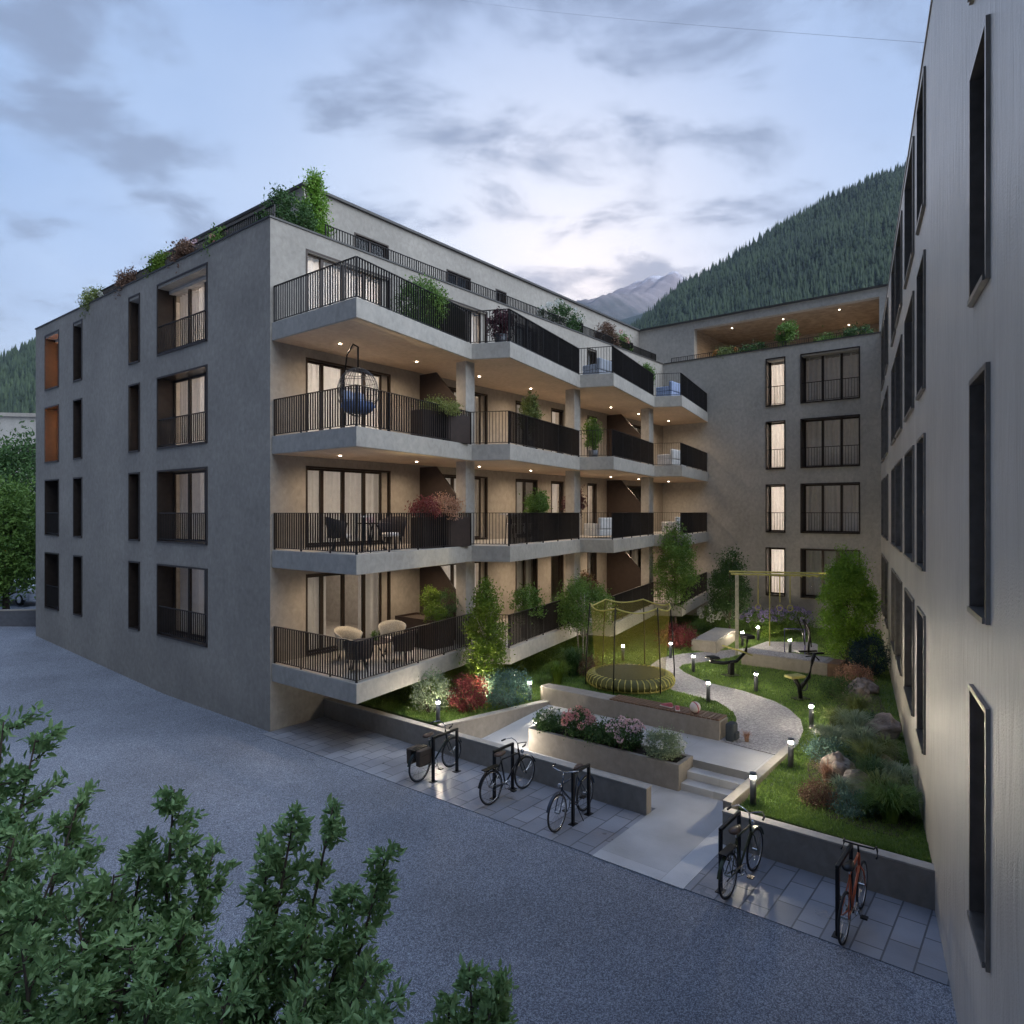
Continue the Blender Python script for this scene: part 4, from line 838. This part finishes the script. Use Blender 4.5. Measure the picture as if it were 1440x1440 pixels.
# ------------------------------------------------------------ balcony furniture and plants
def planter_box(label, u, v, z, lu, lv, h, m=M_screen):
    t = thing('balcony_planter', label, 'planter', W(u, v, z), TH); mb = MB(); e = .03
    mb.box(0, lu, 0, e, 0, h).box(0, lu, lv-e, lv, 0, h).box(0, e, e, lv-e, 0, h).box(lu-e, lu, e, lv-e, 0, h); mb.build('box', m, t); MB().box(e, lu-e, e, lv-e, .02, h-.06).build('soil', M_soil, t); return t
Z0, Z1, Z2, Z3 = [z+.002 for z in FL]
planter_box('dark planter with red and cream flowers on the first balcony, second floor', 2.9, -2.75, Z1, 1.9, .5, .85)
shrub('shrub', 'red leaved bush in the dark planter of the second balcony storey', 'shrub', W(3.2, -2.55, Z1+.78), .42, .6, L_red, .06, 60, 34, .08)
shrub('shrub', 'cream flowering bush in the dark planter of the second balcony storey', 'shrub', W(4.0, -2.5, Z1+.78), .52, .65, L_coral, .06, 70, 34, .08)
planter_box('dark planter with yellow green bush on the third storey corner balcony', 2.9, -2.75, Z2, 1.9, .5, .8)
shrub('shrub', 'yellow green bush in the dark planter of the third storey corner balcony', 'shrub', W(3.8, -2.5, Z2+.72), .6, .45, L_olive, .06, 70, 34, .08)
planter_box('dark planter with topiary plants on the lowest corner balcony', 3.9, -2.1, Z0, .9, 1.6, .85)
for q, (du, dv, hz, rr, lb) in enumerate(((4.15, -1.95, .8, .34, 'topiary ball plant at the railing side of the lowest balcony'), (4.4, -1.5, 1.25, .3, 'taller topiary ball plant on the lowest balcony'), (4.75, -1.75, .9, .45, 'dark bushy plant against the privacy screen of the lowest balcony'))):
    shrub('potted_plant', lb, 'plant', W(du, dv, Z0+hz-.1), rr, rr*1.9, (L_lime, L_lime, L_dark)[q], .05, 60, 36, .06)
shrub('shrub', 'leafy green bush behind the railing of the top corner balcony', 'shrub', W(3.3, -2.3, Z3), .75, 1.5, L_mid, .07, 110, 40, .1)
shrub('shrub', 'bright green bush by the privacy screen of the top corner balcony', 'shrub', W(4.6, -1.2, Z3+.3), .55, 1.7, L_lime, .07, 90, 36, .1)
def armchair(label, u, v, z, rz, m, shell=True):
    t = thing('armchair', label, 'armchair', W(u, v, z), TH+rz, 'wicker armchairs on the balconies'); mb = MB(); k = 16
    for i in range(k+1):
        a = R(-20+220*i/k); 
        for r_, zz_ in ((.30, .34), (.36, .62+.12*math.sin(max(0, (i/k))*math.pi)), (.40, .72+.16*math.sin((i/k)*math.pi))): mb.v.append((r_*math.cos(a), r_*math.sin(a), zz_))
    for i in range(k):
        for j in range(2): mb.f.append((i*3+j, i*3+3+j, i*3+4+j, i*3+1+j))
    o = mb.build('shell', m, t, True); s_ = o.modifiers.new('s', 'SOLIDIFY'); s_.thickness = .025
    MB().lathe([(.28, .34), (.3, .38), (.28, .44), (.05, .45)], n=18).build('cushion', M_white, t, True)
    for a in (45, 135, 225, 315): MB().tube([(.2*math.cos(R(a)), .2*math.sin(R(a)), .35), (.27*math.cos(R(a)), .27*math.sin(R(a)), 0)], .014, 6).build('leg', M_black, t)
def table(label, u, v, z, r=.42, h=.72, m=M_dwick, top=None):
    t = thing('balcony_table', label, 'table', W(u, v, z)); MB().lathe([(r, h-.03), (r, h)], n=24).build('tabletop', top or m, t); 
    for i in range(3): a = i*2.1; MB().tube([(r*.7*math.cos(a), r*.7*math.sin(a), 0), (.06*math.cos(a), .06*math.sin(a), h-.03)], .016, 6).build('leg', M_black, t)
armchair('pale wicker armchair near the left wall of the lowest balcony', 1.5, -1.35, Z0, R(0), M_wicker); armchair('pale wicker armchair at the right of the table on the lowest balcony', 2.9, -1.5, Z0, R(-40), M_wicker)
armchair('dark wicker armchair at the front corner of the lowest balcony', .9, -2.5, Z0, R(150), M_dwick); armchair('dark wicker armchair near the right railing of the lowest balcony', 2.3, -2.6, Z0, R(200), M_dwick)
table('round table between the armchairs of the lowest balcony', 1.75, -2.1, Z0, .45, .6); shrub('potted_plant', 'small green plant on the round table of the lowest balcony', 'plant', W(1.75, -2.1, Z0+.6), .12, .22, L_mid, .04, 16, 24, .03)
armchair('dark wicker armchair left of the table on the second storey corner balcony', .8, -1.9, Z1, R(60), M_dwick); armchair('dark wicker armchair right of the table on the second storey corner balcony', 2.3, -2.2, Z1, R(-70), M_dwick)
table('dark round table on the second storey corner balcony', 1.5, -2.4, Z1); shrub('potted_plant', 'small pink flower bowl on the dark round table of the second storey', 'plant', W(1.35, -2.4, Z1+.72), .13, .16, F_pink, .04, 14, 20, .03)
table('tall slim white side table at the railing corner of the second storey balcony', .7, -3.0, Z1, .2, .9, M_white, M_white)
# hanging chair
t = thing('hanging_chair', 'wire hanging egg chair with blue cushions on the third storey balcony', 'hanging chair', W(1.05, -2.3, Z2), TH)
mb = MB(); r_ = .52
for i in range(14):
    a = i*math.pi/14
    mb.tube([(r_*math.sin(q)*math.cos(a), r_*math.sin(q)*math.sin(a), 1.05-.62*math.cos(q)) for q in [2*math.pi*j/24 for j in range(24)]], .007, 4, closed=True)
for zq in (-.45, -.25, 0, .25, .45): mb.torus((0, 0, 1.05+zq*.62/.6), (0, 0, 1), r_*math.sqrt(max(.05, 1-(zq/.6)**2)), .007, 30, 4)
mb.build('basket', M_grey, t); MB().lathe([(.05, .5), (.32, .54), (.44, .68), (.4, .78), (.05, .8)], n=20).build('seat_cushion', M_blue, t, True)
for x in (-.2, .15): MB().box(x-.14, x+.14, .1, .24, .8, 1.08).build('throw_pillow', mat('pale_blue_fabric', (.35, .42, .6), .9), t, bevel=.05)
MB().tube([(.15, .75, .03), (.15, .78, 1.4), (.12, .6, 2.1), (0, .2, 2.3), (0, 0, 2.2), (0, 0, 1.66)], .022, 8).build('stand', M_black, t, True); MB().lathe([(.5, 0), (.5, .03), (.1, .04)], (.1, .3, 0), 24).build('base_plate', M_black, t)
# further balconies
def sofa(label, u, v, z, rz, m, cush=None, w=1.5):
    t = thing('balcony_sofa', label, 'sofa', W(u, v, z), TH+rz)
    MB().box(-w/2, w/2, -.38, .38, .08, .34).build('base', m, t, bevel=.04); MB().box(-w/2, w/2, .24, .4, .34, .78).build('backrest', m, t, bevel=.05)
    for s in (1, -1): MB().box(s*w/2-.09 if s > 0 else -w/2, w/2 if s > 0 else -w/2+.09, -.38, .24, .34, .56).build('armrest', m, t, bevel=.03)
    for x in (-w/4, w/4): MB().box(x-w*.21, x+w*.21, -.36, .23, .345, .44).build('seat_cushion', M_white, t, bevel=.03)
    if cush: MB().box(-w/2+.12, -w/2+.5, .08, .22, .45, .8).build('throw_pillow', cush, t, bevel=.05)
sofa('white sofa with yellow cushion on the farthest third storey balcony', 18.6, -2.6, Z2, R(180), M_white, M_yellow); sofa('sofa with orange yellow cushion on the farthest second storey balcony', 18.9, -2.6, Z1, R(180), M_white, mat('amber_fabric', (.7, .35, .04), .9), 1.2)
sofa('pale blue sofa on the farthest top balcony', 18.5, -2.6, Z3, R(180), mat('pale_blue_fabric', (.35, .42, .6)), None); sofa('cream sofa between the columns on the second storey balcony', 12.9, -2.3, Z1, R(180), M_white, None, 1.3)
sofa('grey lounge sofa on the third top balcony', 12.6, -2.5, Z3, R(180), mat('grey_fabric', (.3, .32, .36), .9), None)
table('white bistro table at the second notch of the second storey balcony', 6.4, -2.9, Z1, .3, .95, M_white, M_white); table('white low table beside the cream sofa', 14.2, -2.2, Z1, .35, .4, M_white, M_white)
for i, (u_, v_, z_) in enumerate(((6.9, -2.6, Z1), (7.3, -2.95, Z1))):
    t = thing('bar_stool', ('white wire bar stool nearer the bistro table', 'white wire bar stool farther from the bistro table')[i], 'stool', W(u_, v_, z_), i, 'white wire stools'); MB().lathe([(.17, .6), (.18, .63), (.1, .64)], n=16).build('seat', M_white, t)
    for k in range(4): a = k*math.pi/2; MB().tube([(.12*math.cos(a), .12*math.sin(a), .6), (.2*math.cos(a), .2*math.sin(a), 0)], .011, 5).build('leg', M_white, t)
    MB().tube([(-.15, -.12, .62), (-.18, -.1, .9), (-.18, .1, .9), (-.15, .12, .62)], .011, 5).build('backrest', M_white, t)
def pot(label, u, v, z, h, r, m, fl=None, trunk=.25):
    t = tree('potted_tree', label, 'potted tree', W(u, v, z), h, r, m, .07, 60, 34, .02, trunk, 1, .2, .08)
    MB().lathe([(.16, 0), (.2, .38), (.17, .38), (.16, .34), (.01, .34)], n=18).build('pot', M_grey, t, True)
pot('potted round tree behind the railing right of the first column, second storey', 8.3, -2.6, Z1, 1.7, .42, L_mid, trunk=.45)
pot('purple leaved potted tree by the second column, second storey', 12.3, -1.5, Z1, 1.9, .45, leafm('leaf_purple', (.06, .02, .03), (.16, .07, .08)), trunk=.4)
pot('potted tree with pale flowers right of the first column, third storey', 8.2, -2.4, Z2, 2.0, .4, L_olive, trunk=.35); pot('thin potted tree by the second column, third storey', 12.5, -2.2, Z2, 1.6, .35, L_mid, trunk=.3)
pot('dark potted bush at the railing corner of the second top balcony', 5.9, -3.0, Z3, 1.1, .42, leafm('leaf_purple', (.06, .02, .03), (.16, .07, .08)), trunk=.2); pot('small potted tree at the far end of the third top balcony', 16.9, -2.2, Z3, 1.5, .32, L_mid, trunk=.3)
pot('bushy potted plant behind the lime tree on the lowest balcony', 7.2, -3.0, Z0, 1.7, .55, L_mid, trunk=.25); pot('coral leaved potted bush by the second column, lowest storey', 12.4, -1.9, Z0, 1.7, .6, L_brown, trunk=.3)
shrub('shrub', 'row of low green plants behind the railing of the lowest middle balcony', 'shrub', W(9.2, -2.6, Z0+.02), 1.3, .75, L_olive, .06, 90, 30, .08, ry=.25)

# roof terraces
for lb, u_, v_, w_, h_, m_, fl, fn in (('dark green bush at the roof corner above the left gable', 1.1, .9, .8, 1.35, L_dark, None, 0), ('low pink flowering bush on the left gable roof edge nearest the corner', .5, 3.3, .4, .55, L_mid, F_coral, 20),
                           ('brownish flowering bush on the left gable roof edge', .5, 5.2, .55, .75, L_brown, F_pink, 10), ('bright green bush on the left gable roof edge', .5, 7.0, .45, .8, L_lime, None, 0), ('small reddish bush on the left gable roof edge', .5, 9.3, .55, .7, L_brown, None, 0),
                           ('pale flowering bush farthest along the left gable roof edge', .5, 12.3, .7, .7, L_olive, F_white, 14), ('white flowering bush in the middle of the roof terrace railing', 14.6, .9, 1.0, 1.35, L_dark, F_white, 40),
                           ('brown leaved bush on the roof terrace towards the rear', 18.6, .9, .6, 1.4, L_brown, None, 0), ('pink flowering plant on the roof terrace towards the rear', 20, .9, .45, 1.2, L_mid, F_coral, 16)):
    shrub('roof_shrub', lb, 'shrub', W(u_, v_, 13.12), w_, h_+.45, m_, .09, 100, 50, .1, flower=fl, fn=fn, fs=.08)
tree('roof_tree', 'feathery light green tree at the roof corner of the left building', 'tree', W(2.1, 1.0, 13.12), 2.75, .5, leafm('leaf_bright', (.1, .24, .02), (.25, .42, .06)), .08, 110, 42, .035, .05, 3, .9, .12)
for lb, v_, w_, h_, m_, fl, fn in (('yellow flowering plants at the left of the rear loggia parapet', -3.2, .8, .95, L_olive, F_orange, 8), ('dark spiky plant on the rear loggia parapet', -4.5, .7, 1.0, L_dark, None, 0), ('flat clipped green hedge at the right of the rear loggia', -8.0, .7, .85, L_mid, None, 0), ('dark clipped hedge at the far right of the rear loggia', -9.2, .7, 1.0, L_dark, None, 0)):
    shrub('roof_shrub', lb, 'shrub', W(23.8, v_, 13.12), w_, h_, m_, .09, 80, 34, .1, flower=fl, fn=fn, fs=.09)
tree('roof_tree', 'small rounded potted tree in the middle of the rear loggia', 'tree', W(23.9, -6.0, 13.12), 2.0, .5, L_mid, .1, 40, 30, .03, .35, 1, 0, .1)

# living room behind the lowest corner window
t = thing('sofa', 'pale sofa seen through the lowest corner window', 'sofa', W(2.8, 3.4, Z0), TH); MB().box(-1.0, 1.0, -.4, .4, .1, .42).build('base', M_white, t, bevel=.05); MB().box(-1, 1, .25, .45, .42, .85).build('backrest', M_white, t, bevel=.06)
MB().box(-.8, -.35, .0, .2, .45, .85).build('throw_pillow', mat('grey_fabric', (.3, .32, .36)), t, bevel=.06); MB().box(.3, .75, .0, .2, .45, .85).build('throw_pillow', M_white, t, bevel=.06)
t = thing('wall_picture', 'small dark picture on the wall behind the pale sofa', 'picture', W(2.3, 5.44, Z0+1.5), TH); MB().box(-.25, .25, -.03, 0, 0, .5).build('picture_frame', M_black, t); MB().box(-.2, .2, -.036, -.031, .05, .45).build('canvas', M_grey, t)

# ------------------------------------------------------------ left background
t = thing('boundary_wall', 'low dark wall beyond the left building in front of the parked car', 'wall', (-26, 30.2, .4), R(8)); MB().box(-14, 6, 0, .25, -.2, .95).build('wall_body', mat('dark_concrete', (.10, .10, .11), .8), t); MB().box(-14, 6, -.02, .27, .951, 1.0).build('coping', M_conc, t)
def car(label, loc, rz, paint):
    t = thing('parked_car', label, 'car', loc, rz); mb = MB(); W_ = .88
    prof = [(-2.1, .3), (-2.12, .75), (-1.95, .92), (-1.3, 1.0), (-.75, 1.42), (.6, 1.45), (1.35, 1.0), (2.05, .88), (2.15, .6), (2.12, .3)]; k = len(prof)
    for y, ins in ((-W_, 0), (W_, 0)): mb.v += [(x, y*(1 if z < 1.05 else .82), z) for x, z in prof]
    mb.f = [tuple(range(k)), tuple(range(2*k-1, k-1, -1))]+[(i, k+i, k+(i+1) % k, (i+1) % k) for i in range(k)]; mb.build('body', paint, t, bevel=.04)
    for s in (1, -1):
        y = s*.80; MB().quad((-1.05, y*1.06, 1.06), (1.1, y*1.06, 1.06), (.55, y*.93, 1.38), (-.7, y*.93, 1.38)).build('side_window', M_black, t)
        for x in (-1.35, 1.4):
            w2 = MB(); w2.torus((x, s*.82, .32), (0, 1, 0), .24, .085, 24, 8); w2 = w2.build('wheel', M_rubber, t, True); MB().tube([(x, s*.78, .32), (x, s*.9, .32)], .17, 16).build('rim', M_steel, w2)
        MB().box(2.08, 2.17, s*.62-.18, s*.62+.18, .66, .80).build('headlight', mat('lamp_lens', (.6, .6, .65), .1), t, bevel=.02)
    MB().quad((1.28, -.68, 1.05), (1.28, .68, 1.05), (.66, .66, 1.41), (.66, -.66, 1.41)).build('windscreen', M_black, t)
car('silver car parked beyond the low wall left of the building', (-27.0, 37.3, .85), R(-20), mat('silver_paint', (.6, .62, .66), .25, .5))
tree('street_tree', 'broad green tree behind the low wall at the far left', 'tree', (-24.6, 33.2, .9), 6.3, 2.3, L_mid, .17, 220, 60, .16, .16, 1, .3, .35)
tree('street_tree', 'dark green tree behind the broad one at the far left', 'tree', (-30.0, 41, .9), 9.5, 3.2, L_dark, .2, 220, 60, .2, .12, 1, .3, .45)
tree('street_tree', 'lower green tree at the left frame edge above the dark wall', 'tree', (-25.2, 31.8, .9), 3.8, 1.7, L_mid, .15, 150, 60, .1, .1, 1, .2, .3)
tree('street_tree', 'tall tree cropped by the left frame edge', 'tree', (-33.5, 38, .9), 8.5, 3.0, L_mid, .2, 200, 60, .18, .1, 1, .3, .4)
t = thing('distant_building', 'plain grey flat roofed block behind the trees at the far left', 'building', (-75, 92, 0), R(10)); MB().box(-40, 24, 0, 14, 0, 18.8).build('wall', M_slab, t); MB().box(-40.4, 24.4, -.4, 14.4, 18.81, 19.3).build('roof', M_wall, t)
for i in range(8): MB().box(-34+i*7, -31+i*7, -.05, .1, 12, 15).build('window', M_bronze, t)

# overhead cable
a = B3o+WR*12.5+Vector((0, 0, 13.5)); pa = P(1300, 10.9, 5.8+10.9*660/960); pb = P(560, 34, 5.8+34*735/960)
pts = [pa.lerp(pb, i/20)+Vector((0, 0, -.22*math.sin(math.pi*i/20))) for i in range(21)]
tag(MB().tube(pts, .002, 4).build('overhead_cable', M_grey), 'thin dark cable crossing the sky from the right roof', 'cable')

# ------------------------------------------------------------ foreground trees
def front_tree(label, base, shoots, nb):
    t = thing('foreground_tree', label, 'tree', base, 0, 'leafy trees at the bottom left edge'); mb = MB(); P_ = []; AX = []
    for (tx, ty, tz, wd_) in shoots:
        tip = Vector((tx, ty, tz))-Vector(base); b0 = Vector((tip.x*.25, tip.y*.25, .05)); mid = b0.lerp(tip, .5)+Vector((random.uniform(-.15, .15), random.uniform(-.1, .1), .15))
        c = [b0, b0.lerp(mid, .5), mid, mid.lerp(tip, .5), tip]; mb.tube(c, .035, 6, .006)
        n_tw = int(nb*.62)
        for i in range(n_tw):
            f = .25+.75*(i+random.random())/n_tw; p = b0.lerp(mid, f*2) if f < .5 else mid.lerp(tip, f*2-1)
            a = random.random()*6.28; ln = wd_*(1.2-f*.85)*random.uniform(.6, 1.3); e = p+Vector((math.cos(a)*ln, math.sin(a)*ln, ln*random.uniform(.25, .8)))
            mb.tube([p, p.lerp(e, .5)+Vector((0, 0, -.03)), e], .009, 4, .003)
            for j in range(9):
                q = p.lerp(e, .25+.75*j/8); dr = (e-p).normalized()
                k_ = 6; off = rng.normal(size=(k_, 3))*.03; P_.append(np.array(q)+off); dd = rand_dirs(k_)*.9+np.array(dr)*.8; AX.append(dd)
    mb.build('trunk', M_bark, t, True); P_ = np.concatenate(P_); AX = np.concatenate(AX); AX /= np.linalg.norm(AX, axis=1)[:, None]
    leaves_mesh(P_, .09, 'crown', L_front, t, .1, .36, AX); return t
def sh(px, py, Y): p = P(px, Y, 0); return (p.x, p.y, H-(py-720)*Y/960)
front_tree('leafy tree at the left frame edge, its tips the highest of the foreground', (-4.9, 6.0, 0), [(*sh(5, 1015, 6), .55), (*sh(50, 1040, 6.2), .5), (*sh(110, 1130, 6), .45), (*sh(-40, 1060, 5.8), .6), (*sh(20, 1180, 5.6), .6), (*sh(75, 1230, 5.4), .6)], 46)
front_tree('foreground tree with a dense upright shoot at the lower left', (-3.5, 5.9, 0), [(*sh(245, 1110, 6), .42), (*sh(205, 1180, 5.9), .42), (*sh(300, 1200, 6.1), .4), (*sh(160, 1230, 5.6), .5), (*sh(270, 1290, 5.6), .5), (*sh(110, 1290, 5.3), .6), (*sh(190, 1330, 5.2), .6), (*sh(340, 1330, 5.5), .5)], 46)
front_tree('foreground tree with loose shoots left of the bottom centre', (-2.2, 5.9, 0), [(*sh(415, 1140, 6), .32), (*sh(468, 1135, 6.1), .25), (*sh(375, 1200, 6), .34), (*sh(545, 1195, 6.1), .28), (*sh(500, 1250, 6), .3), (*sh(430, 1300, 5.7), .45), (*sh(370, 1350, 5.5), .5), (*sh(520, 1370, 5.6), .4)], 38)
front_tree('small leafy sapling at the bottom edge right of the other foreground trees', (-.5, 5.6, 0), [(*sh(660, 1360, 5.5), .2), (*sh(705, 1372, 5.6), .16), (*sh(630, 1410, 5.5), .2), (*sh(690, 1425, 5.4), .2)], 26)
front_tree('low leafy bush growing along the bottom left corner', (-3.0, 4.9, 0), [(*sh(30, 1330, 4.9), .5), (*sh(120, 1380, 4.8), .5), (*sh(220, 1390, 4.8), .5), (*sh(320, 1400, 4.8), .45), (*sh(-60, 1280, 4.9), .5), (*sh(430, 1410, 4.9), .4), (*sh(550, 1405, 5.1), .3)], 40)

# ------------------------------------------------------------ hills and mountains
def interp(p, tab):
    return np.interp(p, [a for a, b in tab], [b for a, b in tab])
def fbm(x, y, s):
    r = np.zeros_like(x); a = 1
    rs = np.random.default_rng(s)
    for o in range(7):
        th = rs.uniform(0, 6.28); k = 2**o
        r += a*np.sin((x*math.cos(th)+y*math.sin(th))*k+rs.uniform(0, 6))*np.cos((x*math.cos(th+1.3)-y*math.sin(th+1.3))*k*.9+rs.uniform(0, 6)); a *= .5
    return r
def hill(name, tab, Yf, Yr, p0, p1, npx, nY, rough, seed, m, back=1.5, power=.85, z0=0):
    ps = np.linspace(p0, p1, npx); ts = np.linspace(0, back, nY); Pm, T = np.meshgrid(ps, ts, indexing='ij')
    Y = Yf+(Yr-Yf)*T; X = (Pm-720)/960*Y; ridge = (720-interp(Pm, tab))/960*Yr+H
    prof = np.where(T < 1, np.clip(T, 0, 1)**power, 1-(T-1)*.9); Z = z0+(ridge-z0)*prof
    Z += rough*fbm(X/(Yr*.08), Y/(Yr*.08), seed)*np.clip(T*2.5, 0, 1)*(1 if True else 0)*np.where(np.abs(T-1) < .12, .35, 1)
    v = np.stack([X, Y, Z], -1).reshape(-1, 3); i = (np.arange(npx-1)[:, None]*nY+np.arange(nY-1)[None]).ravel()
    f = np.stack([i, i+nY, i+nY+1, i+1], 1); o = struct(npmesh(name, v, f, m, smooth=True))
    def height(p, t): # sample
        a = (p-p0)/(p1-p0)*(npx-1); b = t/back*(nY-1); ai = np.clip(a.astype(int), 0, npx-2); bi = np.clip(b.astype(int), 0, nY-2); fa, fb = a-ai, b-bi
        return (Z[ai, bi]*(1-fa)*(1-fb)+Z[ai+1, bi]*fa*(1-fb)+Z[ai, bi+1]*(1-fa)*fb+Z[ai+1, bi+1]*fa*fb)
    return o, height
def forest(height, Yf, Yr, p0, p1, n, tmin, th, rad):
    p = rng.uniform(p0, p1, n); t_ = rng.uniform(tmin, 1.04, n); Y = Yf+(Yr-Yf)*t_; X = (p-720)/960*Y; Z = height(p, t_)
    keep = fbm(X/90, Y/90, 77)+rng.normal(0, .5, n) > -1.1; X, Y, Z = X[keep], Y[keep], Z[keep]; n = len(X)
    br = (fbm(X/60, Y/60, 5)+rng.normal(0, .5, n) > .75); h = th*rng.uniform(.4, 1.4, n)*np.where(br, .62, 1); r_ = rad*rng.uniform(.7, 1.2, n)*np.where(br, 1.5, 1); k = 6; ang = np.arange(k)*2*np.pi/k; vs_ = []; fs_ = []
    tiers = ((0, .55, 1.0), (.28, .8, .72), (.55, 1.0, .45))
    base = 0
    for z0_, z1_, rr in tiers:
        v = np.empty((n, k+1, 3)); jit = rng.uniform(.75, 1.2, (n, k))
        v[:, :k, 0] = X[:, None]+np.cos(ang)*r_[:, None]*rr*jit; v[:, :k, 1] = Y[:, None]+np.sin(ang)*r_[:, None]*rr*jit; v[:, :k, 2] = (Z+h*z0_)[:, None]-jit; v[:, k] = np.stack([X, Y, Z+h*z1_], 1)
        i = np.arange(n)[:, None]*(k+1)+base
        for j in range(k): fs_.append(np.concatenate([i+j, i+(j+1) % k, i+k], 1))
        vs_.append(v.reshape(-1, 3)); base += n*(k+1)
    return struct(npmesh('forest', np.concatenate(vs_), np.concatenate(fs_), M_conif), 'stuff')
tabR = [(700, 560), (800, 520), (860, 488), (895, 464), (930, 432), (960, 405), (1000, 386), (1050, 352), (1090, 325), (1130, 305), (1165, 285), (1200, 270), (1240, 252), (1275, 238), (1350, 210), (1450, 190), (1700, 170)]
o, hf = hill('hill', tabR, 500, 1350, 700, 1700, 160, 60, 14, 3, M_forest); forest(hf, 500, 1350, 800, 1420, 15000, .35, 20, 4.6)
tabL = [(-500, 600), (-300, 560), (-100, 530), (0, 512), (50, 488), (100, 480), (250, 460), (400, 520), (500, 600)]
o, hf = hill('hill', tabL, 500, 1100, -500, 500, 100, 50, 8, 5, M_forest); forest(hf, 500, 1100, -250, 140, 5500, .3, 17, 4.2)
tabM = [(500, 520), (700, 470), (780, 432), (810, 427), (830, 424), (850, 417), (870, 414), (900, 408), (925, 403), (948, 403), (965, 412), (1000, 440), (1100, 470), (1300, 480)]
o, hf = hill('mountain', tabM, 3000, 6500, 500, 1300, 420, 200, 190, 9, M_mount, power=.8)
tabN = [(700, 520), (820, 470), (880, 448), (920, 436), (960, 414), (1010, 395), (1200, 380)]
o, hf = hill('mountain', tabN, 1800, 3600, 700, 1300, 140, 60, 45, 12, M_forest, power=.9)
# air
hz = MB().box(-7500, 7500, -200, 7400, -6, 2650).build('haze', M_wall); struct(hz, 'stuff'); hm = bpy.data.materials.new('haze_air'); hm.use_nodes = True; hn = hm.node_tree; hn.nodes.clear()
ho = hn.nodes.new('ShaderNodeOutputMaterial'); hv = hn.nodes.new('ShaderNodeVolumePrincipled'); hv.inputs['Color'].default_value = (.62, .72, .95, 1); hv.inputs['Density'].default_value = .00006; hn.links.new(hv.outputs[0], ho.inputs['Volume'])
hz.data.materials.clear(); hz.data.materials.append(hm)
